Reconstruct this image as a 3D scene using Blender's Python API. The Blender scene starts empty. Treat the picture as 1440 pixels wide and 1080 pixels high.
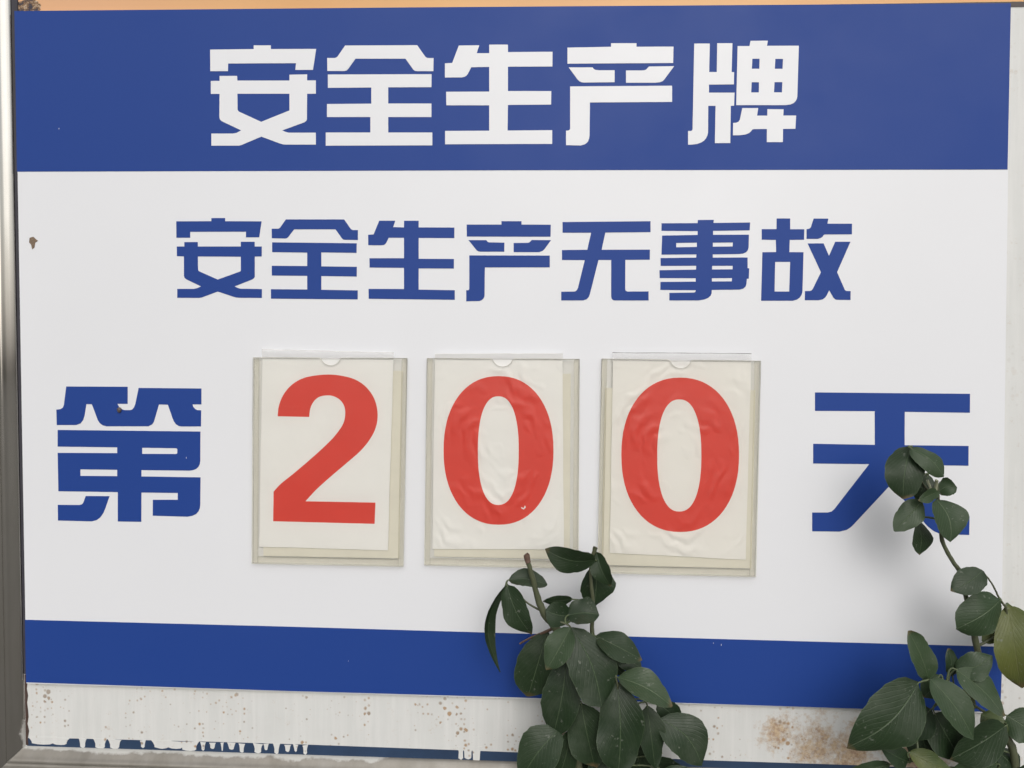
import bpy, bmesh, math, random
from mathutils import Vector, Matrix, Quaternion
from mathutils.geometry import tessellate_polygon

random.seed(7)
R = math.radians
scene = bpy.context.scene
col = scene.collection

# ------------------------------------------------------------------ camera
cam_data = bpy.data.cameras.new('camera')
cam_data.sensor_fit = 'HORIZONTAL'
cam_data.sensor_width = 36.0
cam_data.lens = 27.05
cam_data.clip_start = 0.01
cam_data.clip_end = 500.0
cam = bpy.data.objects.new('camera', cam_data)
col.objects.link(cam)
cam.matrix_world = Matrix((
    (0.99905425, -0.00624289, 0.04303048, 0.05292),
    (0.04317165, 0.02458485, -0.99876513, -0.84604),
    (0.00517728, 0.99967825, 0.02483112, 1.35748),
    (0, 0, 0, 1)))
scene.camera = cam

# ------------------------------------------------------------------ sky, sun, exposure
SUN_EL, SUN_AZ = R(36), R(170)       # azimuth clockwise from +Y: behind the photographer, to the right
world = bpy.data.worlds.new('World')
scene.world = world
world.use_nodes = True
wn, wl = world.node_tree.nodes, world.node_tree.links
wn.clear()
sky = wn.new('ShaderNodeTexSky')
sky.sky_type = 'NISHITA'
sky.sun_disc = False
sky.sun_elevation = SUN_EL
sky.sun_rotation = SUN_AZ
sky.air_density = 1.6
sky.dust_density = 5.0
sky.ozone_density = 1.0
hs = wn.new('ShaderNodeHueSaturation')      # cloud cover greys the sky
hs.inputs['Saturation'].default_value = 0.22
bg = wn.new('ShaderNodeBackground')
bg.inputs['Strength'].default_value = 0.15
wo = wn.new('ShaderNodeOutputWorld')
wl.new(sky.outputs[0], hs.inputs['Color'])
wl.new(hs.outputs[0], bg.inputs['Color'])
wl.new(bg.outputs[0], wo.inputs['Surface'])

sd = bpy.data.lights.new('sun', 'SUN')
sd.energy = 0.5
sd.angle = R(80)
sd.color = (1.0, 0.97, 0.93)
sun = bpy.data.objects.new('sun', sd)
col.objects.link(sun)
to_sun = Vector((math.sin(SUN_AZ) * math.cos(SUN_EL), math.cos(SUN_AZ) * math.cos(SUN_EL), math.sin(SUN_EL)))
sun.rotation_euler = to_sun.to_track_quat('Z', 'Y').to_euler()
sun.location = to_sun * 5

scene.cycles.transparent_max_bounces = 48
scene.cycles.max_bounces = 12
vs = scene.view_settings
vs.view_transform = 'Standard'
vs.look = 'None'
vs.exposure = -0.28
vs.gamma = 1.0
vs.use_curve_mapping = False

# ------------------------------------------------------------------ measured data
# All figures are millimetres in the plane of the sign: x to the right, z up from the ground.
GLYPHS = [
    ('w', [
        ([(-319.98, 1704.74), (-270.98, 1704.72), (-270.96, 1708.8), (-251.83, 1708.56), (-251.84, 1704.48), (-201.19, 1704.05), (-204.78, 1681.21), (-224.44, 1681.43), (-223.63, 1688.8), (-299.81, 1689.3), (-300.05, 1680.92), (-319.89, 1681.14)], []),
        ([(-309.49, 1675.75), (-289.86, 1675.54), (-289.48, 1670.47), (-231.02, 1669.85), (-231.01, 1676.26), (-211.34, 1676.43), (-211.35, 1669.83), (-201.62, 1669.73), (-201.64, 1655.16), (-211.37, 1655.26), (-211.61, 1627.24), (-212.41, 1625.5), (-214.59, 1623.96), (-239.3, 1615.38), (-235.92, 1613.8), (-231.93, 1612.79), (-201.69, 1612.56), (-201.71, 1599.5), (-234.95, 1599.74), (-238.34, 1599.96), (-241.73, 1600.96), (-262.68, 1608.73), (-282.12, 1600.85), (-284.93, 1599.7), (-287.94, 1598.94), (-319.07, 1599.16), (-319.0, 1612.49), (-294.91, 1612.3), (-290.5, 1613.05), (-285.48, 1615.75), (-307.29, 1626.1), (-309.29, 1628.07), (-309.88, 1630.82), (-309.57, 1656.03), (-319.41, 1656.13), (-319.34, 1670.39), (-309.51, 1670.29)], [[(-289.53, 1656.03), (-231.05, 1655.45), (-231.09, 1637.15), (-262.84, 1624.94), (-287.6, 1636.29), (-289.0, 1637.48), (-289.4, 1639.04)]]),
    ]),
    ('w', [
        ([(-188.92, 1694.02), (-180.41, 1693.92), (-178.63, 1694.48), (-177.25, 1695.63), (-168.94, 1707.33), (-89.29, 1706.71), (-80.85, 1694.86), (-79.67, 1693.5), (-77.9, 1692.71), (-71.25, 1692.43), (-71.41, 1678.37), (-89.04, 1678.57), (-91.78, 1678.98), (-93.55, 1680.35), (-102.2, 1692.22), (-157.5, 1692.88), (-165.79, 1681.55), (-167.37, 1680.21), (-169.74, 1679.66), (-188.73, 1679.87)], []),
        ([(-188.14, 1675.99), (-73.36, 1675.11), (-73.52, 1661.04), (-121.22, 1661.33), (-121.2, 1643.72), (-73.47, 1643.27), (-73.43, 1628.59), (-121.18, 1629.0), (-121.16, 1612.13), (-72.41, 1611.75), (-72.37, 1597.81), (-190.58, 1598.25), (-190.57, 1612.67), (-140.89, 1612.28), (-140.9, 1629.17), (-189.17, 1629.58), (-189.16, 1643.77), (-139.92, 1643.7), (-139.93, 1661.33), (-188.15, 1661.44)], []),
    ]),
    ('w', [
        ([(-43.56, 1705.75), (-21.17, 1705.67), (-24.05, 1697.25), (-10.24, 1697.09), (-10.28, 1706.3), (10.1, 1706.04), (10.14, 1697.99), (58.7, 1697.78), (58.61, 1681.9), (10.22, 1682.26), (10.35, 1655.95), (57.62, 1655.47), (57.52, 1640.9), (10.43, 1640.95), (10.18, 1613.23), (58.86, 1613.23), (58.95, 1598.42), (-58.26, 1598.87), (-58.31, 1613.38), (-9.87, 1613.19), (-9.99, 1640.75), (-57.02, 1641.19), (-57.26, 1655.86), (-10.06, 1655.58), (-10.18, 1682.3), (-29.83, 1682.14), (-33.51, 1675.06), (-35.06, 1673.16), (-37.2, 1671.83), (-40.13, 1671.29), (-58.68, 1671.29), (-58.72, 1686.7), (-50.72, 1686.99)], []),
    ]),
    ('w', [
        ([(74.86, 1701.98), (121.94, 1702.34), (121.91, 1706.16), (149.28, 1705.81), (149.32, 1702.0), (189.0, 1701.7), (188.8, 1684.22), (74.98, 1684.77)], []),
        ([(76.36, 1680.74), (102.15, 1680.45), (103.51, 1678.71), (105.44, 1677.74), (109.29, 1677.31), (125.99, 1677.13), (126.1, 1664.34), (93.04, 1664.3), (90.15, 1664.71), (87.83, 1665.89), (85.89, 1667.82)], []),
        ([(138.25, 1676.8), (155.29, 1676.61), (157.96, 1676.77), (159.87, 1677.51), (162.89, 1680.71), (189.98, 1680.78), (179.45, 1666.63), (177.75, 1664.93), (174.89, 1663.82), (169.74, 1663.3), (138.37, 1663.63)], []),
        ([(78.05, 1660.25), (187.91, 1659.88), (188.08, 1642.54), (99.56, 1642.8), (99.44, 1607.73), (99.08, 1604.28), (97.95, 1601.02), (96.42, 1599.12), (94.12, 1597.6), (89.69, 1596.48), (74.05, 1596.97), (73.94, 1612.53), (76.26, 1612.71), (77.8, 1613.46), (78.37, 1614.8)], []),
    ]),
    ('w', [
        ([(211.15, 1704.65), (227.73, 1704.44), (227.44, 1674.09), (235.54, 1674.0), (235.68, 1704.71), (251.84, 1704.51), (251.33, 1673.83), (253.98, 1673.67), (253.88, 1660.65), (227.34, 1660.67), (227.44, 1652.06), (254.75, 1651.79), (254.41, 1637.86), (250.88, 1637.77), (250.85, 1597.94), (234.39, 1597.94), (234.69, 1637.92), (226.84, 1637.99), (226.91, 1609.55), (226.32, 1606.13), (224.83, 1603.22), (222.82, 1600.82), (220.05, 1598.93), (215.25, 1597.18), (210.18, 1596.58), (205.73, 1596.49), (205.57, 1611.25), (208.75, 1611.22), (210.01, 1611.97), (210.37, 1613.88)], []),
        ([(257.42, 1701.41), (270.02, 1701.25), (271.08, 1706.79), (289.43, 1706.68), (288.5, 1701.27), (322.23, 1700.98), (321.37, 1647.09), (320.9, 1644.57), (319.68, 1642.18), (317.7, 1640.18), (314.46, 1638.7), (309.45, 1637.99), (256.68, 1638.47)], [[(273.21, 1687.72), (280.88, 1687.63), (280.77, 1676.91), (272.72, 1677.0)], [(297.6, 1687.31), (305.76, 1687.21), (305.4, 1676.63), (297.12, 1676.73)], [(272.77, 1662.73), (280.58, 1662.65), (280.6, 1651.78), (272.41, 1651.86)], [(297.05, 1662.6), (305.35, 1662.51), (305.12, 1651.54), (296.57, 1651.75)]]),
        ([(263.16, 1635.25), (280.06, 1635.1), (279.03, 1627.01), (289.86, 1626.91), (289.89, 1633.87), (307.0, 1633.59), (306.84, 1626.89), (320.4, 1626.77), (319.85, 1612.63), (306.78, 1612.6), (306.72, 1598.56), (289.73, 1598.68), (289.67, 1612.74), (276.06, 1612.72), (274.3, 1612.35), (272.81, 1610.47), (270.81, 1608.58), (267.04, 1607.09), (262.0, 1606.36), (253.54, 1606.18), (253.63, 1619.49), (256.79, 1619.59), (259.3, 1620.71), (260.79, 1622.98)], []),
    ]),
    ('b', [
        ([(-359.52, 1515.72), (-319.62, 1515.77), (-319.6, 1519.22), (-303.99, 1519.18), (-304.01, 1515.73), (-262.82, 1515.45), (-265.55, 1497.76), (-280.61, 1497.79), (-280.42, 1504.02), (-343.73, 1504.0), (-343.77, 1497.42), (-359.45, 1497.45)], []),
        ([(-350.37, 1492.66), (-335.2, 1492.63), (-335.06, 1487.69), (-286.34, 1487.62), (-286.32, 1492.88), (-270.75, 1492.85), (-270.6, 1487.6), (-262.74, 1487.59), (-262.77, 1476.6), (-270.64, 1476.44), (-270.71, 1454.09), (-271.38, 1452.61), (-273.4, 1451.13), (-293.55, 1443.39), (-290.2, 1441.74), (-286.85, 1440.76), (-262.71, 1440.45), (-262.74, 1430.58), (-288.56, 1430.71), (-291.92, 1431.03), (-295.95, 1432.18), (-312.74, 1437.6), (-328.6, 1431.81), (-330.96, 1430.98), (-334.0, 1430.48), (-358.82, 1430.61), (-358.77, 1440.53), (-339.85, 1440.54), (-335.97, 1441.37), (-331.74, 1443.36), (-348.24, 1451.1), (-350.42, 1452.75), (-351.08, 1455.39), (-350.96, 1476.67), (-359.06, 1477.01), (-359.0, 1487.73), (-350.4, 1487.71)], [[(-335.12, 1476.66), (-286.38, 1476.29), (-286.44, 1461.0), (-286.94, 1460.01), (-312.68, 1450.95), (-333.51, 1460.01), (-334.69, 1461.0), (-335.02, 1462.49)]]),
    ]),
    ('b', [
        ([(-251.49, 1507.23), (-244.49, 1507.21), (-243.15, 1507.54), (-241.98, 1508.35), (-235.46, 1517.5), (-170.21, 1517.3), (-163.09, 1507.18), (-162.1, 1506.2), (-160.12, 1505.54), (-154.83, 1505.53), (-154.82, 1494.61), (-168.72, 1494.8), (-171.04, 1495.13), (-172.53, 1496.27), (-179.82, 1506.4), (-226.16, 1506.52), (-232.84, 1498.02), (-234.17, 1496.88), (-236.51, 1496.39), (-251.35, 1496.75)], []),
        ([(-251.03, 1492.16), (-156.15, 1491.02), (-156.31, 1480.42), (-195.76, 1480.95), (-195.78, 1465.57), (-155.98, 1465.07), (-156.14, 1454.29), (-195.79, 1454.93), (-195.8, 1439.69), (-154.98, 1439.08), (-154.98, 1429.1), (-252.53, 1429.77), (-252.5, 1440.3), (-211.61, 1440.01), (-211.59, 1455.09), (-251.46, 1455.41), (-251.43, 1466.25), (-211.58, 1465.91), (-211.55, 1480.81), (-251.06, 1481.34)], []),
    ]),
    ('b', [
        ([(-131.06, 1515.73), (-113.27, 1515.67), (-115.57, 1508.69), (-103.56, 1508.33), (-103.57, 1515.65), (-87.31, 1515.6), (-87.29, 1508.29), (-47.81, 1508.03), (-47.77, 1496.52), (-87.27, 1496.76), (-87.22, 1473.84), (-48.19, 1473.64), (-48.15, 1463.09), (-87.2, 1463.26), (-87.15, 1439.96), (-47.09, 1439.35), (-47.06, 1428.77), (-142.72, 1429.77), (-142.9, 1440.73), (-103.44, 1440.6), (-103.48, 1463.91), (-141.75, 1464.25), (-141.92, 1474.53), (-103.5, 1474.5), (-103.54, 1496.96), (-120.49, 1496.99), (-123.29, 1491.46), (-124.44, 1489.99), (-126.09, 1489.02), (-129.39, 1488.7), (-143.25, 1488.88), (-143.42, 1500.29), (-137.32, 1500.77)], []),
    ]),
    ('b', [
        ([(-34.26, 1511.24), (4.03, 1511.14), (4.01, 1514.85), (25.94, 1514.79), (25.96, 1511.08), (58.03, 1510.83), (57.79, 1497.77), (-34.05, 1498.12)], []),
        ([(-32.24, 1494.23), (-12.5, 1494.19), (-11.35, 1492.57), (-9.72, 1491.76), (7.38, 1491.41), (7.26, 1481.54), (-18.64, 1481.57), (-21.09, 1481.89), (-23.05, 1483.03)], []),
        ([(17.46, 1491.07), (32.56, 1491.2), (34.5, 1491.52), (37.41, 1494.26), (58.46, 1494.06), (51.24, 1484.23), (49.15, 1482.29), (45.59, 1481.01), (17.51, 1481.04)], []),
        ([(-31.2, 1477.53), (57.11, 1477.28), (57.2, 1464.36), (-14.0, 1464.38), (-14.2, 1434.83), (-14.51, 1432.07), (-15.81, 1429.79), (-17.6, 1428.33), (-20.05, 1427.51), (-34.44, 1427.16), (-34.49, 1439.36), (-32.03, 1439.36), (-31.06, 1440.5)], []),
    ]),
    ('b', [
        ([(70.78, 1513.7), (166.24, 1514.39), (166.35, 1502.53), (117.44, 1502.16), (113.57, 1483.51), (165.89, 1483.6), (165.84, 1472.68), (139.38, 1472.54), (139.5, 1440.34), (140.16, 1438.73), (142.09, 1438.09), (164.88, 1438.27), (164.98, 1428.45), (128.51, 1428.39), (126.25, 1428.88), (124.79, 1430.33), (124.28, 1432.91), (124.11, 1472.39), (110.27, 1472.4), (101.05, 1434.98), (99.95, 1432.07), (97.71, 1429.64), (93.84, 1428.34), (69.9, 1428.3), (69.84, 1437.85), (83.75, 1438.03), (85.69, 1438.51), (87.13, 1439.97), (88.24, 1442.55), (95.29, 1472.25), (70.41, 1472.43), (70.34, 1483.24), (97.94, 1483.53), (101.99, 1502.03), (70.86, 1502.1)], []),
    ]),
    ('b', [
        ([(217.26, 1515.52), (234.27, 1515.63), (233.99, 1512.28), (273.14, 1512.65), (272.77, 1504.2), (233.61, 1503.82), (233.66, 1499.5), (272.04, 1499.58), (271.89, 1485.86), (271.14, 1482.99), (269.42, 1480.75), (266.12, 1479.16), (261.37, 1478.69), (233.59, 1478.4), (233.63, 1474.87), (270.92, 1475.0), (271.07, 1463.5), (272.81, 1463.18), (272.48, 1452.15), (270.42, 1451.99), (270.02, 1446.23), (268.94, 1443.35), (266.59, 1441.26), (262.64, 1440.3), (232.92, 1439.95), (232.8, 1436.26), (231.87, 1433.69), (229.35, 1431.44), (225.39, 1429.67), (219.03, 1428.54), (187.4, 1428.49), (187.32, 1436.69), (213.35, 1437.04), (215.1, 1437.52), (215.72, 1438.81), (215.71, 1439.61), (177.52, 1439.89), (177.6, 1448.58), (215.61, 1448.92), (215.57, 1452.61), (176.76, 1452.76), (176.35, 1461.27), (215.79, 1461.91), (215.9, 1466.08), (177.59, 1465.93), (177.5, 1474.44), (215.8, 1474.89), (216.08, 1478.41), (178.42, 1478.13), (178.86, 1498.82), (217.13, 1499.38), (217.08, 1503.54), (178.17, 1503.95), (178.09, 1512.11), (216.98, 1512.17)], [[(194.11, 1490.78), (216.42, 1491.06), (216.47, 1486.42), (194.16, 1486.13)], [(233.44, 1491.03), (255.03, 1491.16), (254.77, 1486.84), (233.49, 1486.71)], [(233.09, 1466.07), (255.18, 1466.06), (255.07, 1462.22), (232.98, 1462.07)], [(232.93, 1452.61), (254.55, 1452.78), (254.27, 1449.26), (232.97, 1449.09)]]),
    ]),
    ('b', [
        ([(301.35, 1516.92), (315.74, 1516.88), (315.9, 1505.32), (330.91, 1505.29), (330.86, 1493.95), (315.54, 1493.87), (315.41, 1480.7), (330.42, 1480.58), (329.95, 1440.31), (329.68, 1437.12), (328.78, 1434.24), (327.03, 1431.69), (324.32, 1429.66), (319.92, 1428.38), (285.99, 1428.32), (286.67, 1480.63), (301.31, 1480.83), (300.82, 1493.89), (285.76, 1494.13), (285.61, 1505.5), (301.4, 1505.46)], [[(300.4, 1470.19), (316.39, 1470.18), (315.89, 1438.27), (300.2, 1438.26)]]),
        ([(340.7, 1516.7), (356.18, 1516.55), (355.43, 1511.15), (381.32, 1511.08), (381.4, 1499.67), (352.67, 1499.62), (351.63, 1499.1), (350.41, 1497.19), (348.54, 1495.82), (345.21, 1494.87), (333.47, 1494.89), (333.32, 1505.39), (335.62, 1505.59), (337.08, 1506.44), (337.9, 1507.49)], []),
        ([(334.69, 1490.02), (351.56, 1490.09), (357.52, 1476.63), (363.88, 1491.77), (379.96, 1491.74), (366.37, 1459.13), (374.28, 1441.41), (374.93, 1439.93), (376.41, 1438.98), (381.01, 1438.87), (381.05, 1429.32), (366.61, 1429.41), (364.83, 1429.93), (362.91, 1431.84), (358.29, 1439.81), (355.75, 1434.28), (354.11, 1431.83), (351.41, 1429.81), (347.23, 1428.95), (332.53, 1428.93), (332.6, 1438.82), (337.85, 1438.94), (339.73, 1439.68), (340.96, 1441.28), (349.3, 1459.13)], []),
    ]),
    ('b', [
        ([(-487.32, 1330.53), (-416.35, 1330.66), (-416.5, 1311.4), (-428.35, 1311.31), (-426.37, 1307.9), (-424.05, 1305.63), (-420.72, 1304.34), (-414.04, 1304.4), (-411.37, 1305.07), (-409.35, 1307.21), (-407.66, 1311.14), (-403.69, 1329.44), (-331.82, 1329.25), (-331.91, 1311.37), (-342.17, 1311.3), (-341.2, 1308.54), (-339.22, 1306.27), (-336.58, 1304.99), (-332.27, 1304.86), (-332.53, 1286.63), (-354.58, 1286.44), (-357.9, 1286.9), (-361.21, 1288.99), (-363.68, 1292.4), (-365.31, 1296.46), (-370.21, 1310.76), (-380.52, 1311.01), (-385.45, 1294.66), (-386.47, 1291.39), (-388.48, 1288.44), (-392.83, 1286.28), (-441.26, 1285.86), (-445.44, 1286.97), (-448.6, 1289.23), (-450.92, 1292.49), (-457.81, 1310.77), (-464.18, 1310.72), (-466.3, 1298.1), (-468.03, 1292.68), (-471.08, 1288.88), (-476.14, 1287.03), (-498.67, 1286.84), (-499.01, 1304.23), (-493.95, 1304.93), (-491.42, 1306.59), (-490.21, 1309.38)], []),
        ([(-497.72, 1281.27), (-333.22, 1280.93), (-333.55, 1247.82), (-334.23, 1244.22), (-335.74, 1241.1), (-338.24, 1238.79), (-341.57, 1237.45), (-345.72, 1236.75), (-401.17, 1236.78), (-401.22, 1229.57), (-333.31, 1229.37), (-333.79, 1198.78), (-334.31, 1194.68), (-335.83, 1190.9), (-338.5, 1187.91), (-342.66, 1185.89), (-348.49, 1184.66), (-388.49, 1185.26), (-388.21, 1203.32), (-359.54, 1203.69), (-359.49, 1211.39), (-401.35, 1211.36), (-401.74, 1178.18), (-428.88, 1178.13), (-428.62, 1211.52), (-497.55, 1211.66), (-497.97, 1255.29), (-428.95, 1255.67), (-428.9, 1262.22), (-497.9, 1262.37)], [[(-400.16, 1262.01), (-361.7, 1261.9), (-360.37, 1261.59), (-359.71, 1260.61), (-359.73, 1256.69), (-360.4, 1255.71), (-361.73, 1255.37), (-400.21, 1255.14)], [(-471.72, 1236.82), (-429.1, 1236.8), (-429.15, 1229.58), (-471.78, 1229.42)]]),
        ([(-465.76, 1206.62), (-438.21, 1206.8), (-443.71, 1191.59), (-446.1, 1186.62), (-449.16, 1182.46), (-453.22, 1179.43), (-458.95, 1177.87), (-498.38, 1178.31), (-498.38, 1196.14), (-473.09, 1196.31), (-470.22, 1197.17), (-468.69, 1199.0)], []),
    ]),
    ('b', [
        ([(344.83, 1329.43), (508.66, 1329.0), (508.89, 1308.62), (440.38, 1309.1), (440.84, 1273.08), (508.26, 1272.88), (508.51, 1251.57), (446.9, 1251.76), (489.0, 1202.12), (492.4, 1198.39), (496.93, 1196.91), (510.73, 1196.93), (510.79, 1176.73), (484.47, 1177.03), (478.62, 1177.97), (473.23, 1180.47), (466.79, 1185.52), (426.53, 1229.77), (388.78, 1186.99), (385.47, 1183.5), (380.97, 1180.33), (373.24, 1178.32), (344.01, 1178.24), (343.71, 1198.79), (360.44, 1199.01), (364.47, 1200.1), (367.47, 1202.9), (403.7, 1252.15), (343.95, 1252.2), (343.8, 1273.68), (409.39, 1273.11), (408.62, 1309.54), (345.13, 1309.39)], []),
    ]),
]
PANEL = [(-542.5, 1750.0), (-110.34, 1747.61), (542.47, 1742.53), (547.7, 983.2), (-537.27, 990.67)]
BAND_TOP = [(-542.82, 1750.32), (-110.34, 1747.92), (542.76, 1742.82), (543.0, 1567.94), (15.26, 1570.18), (-541.86, 1571.75)]
BAND_BOTTOM = [(-538.15, 1063.99), (-238.13, 1062.21), (17.91, 1059.76), (548.47, 1055.84), (547.38, 984.36), (383.53, 984.6), (18.28, 987.99), (-238.29, 989.12), (-537.68, 991.89)]
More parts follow.
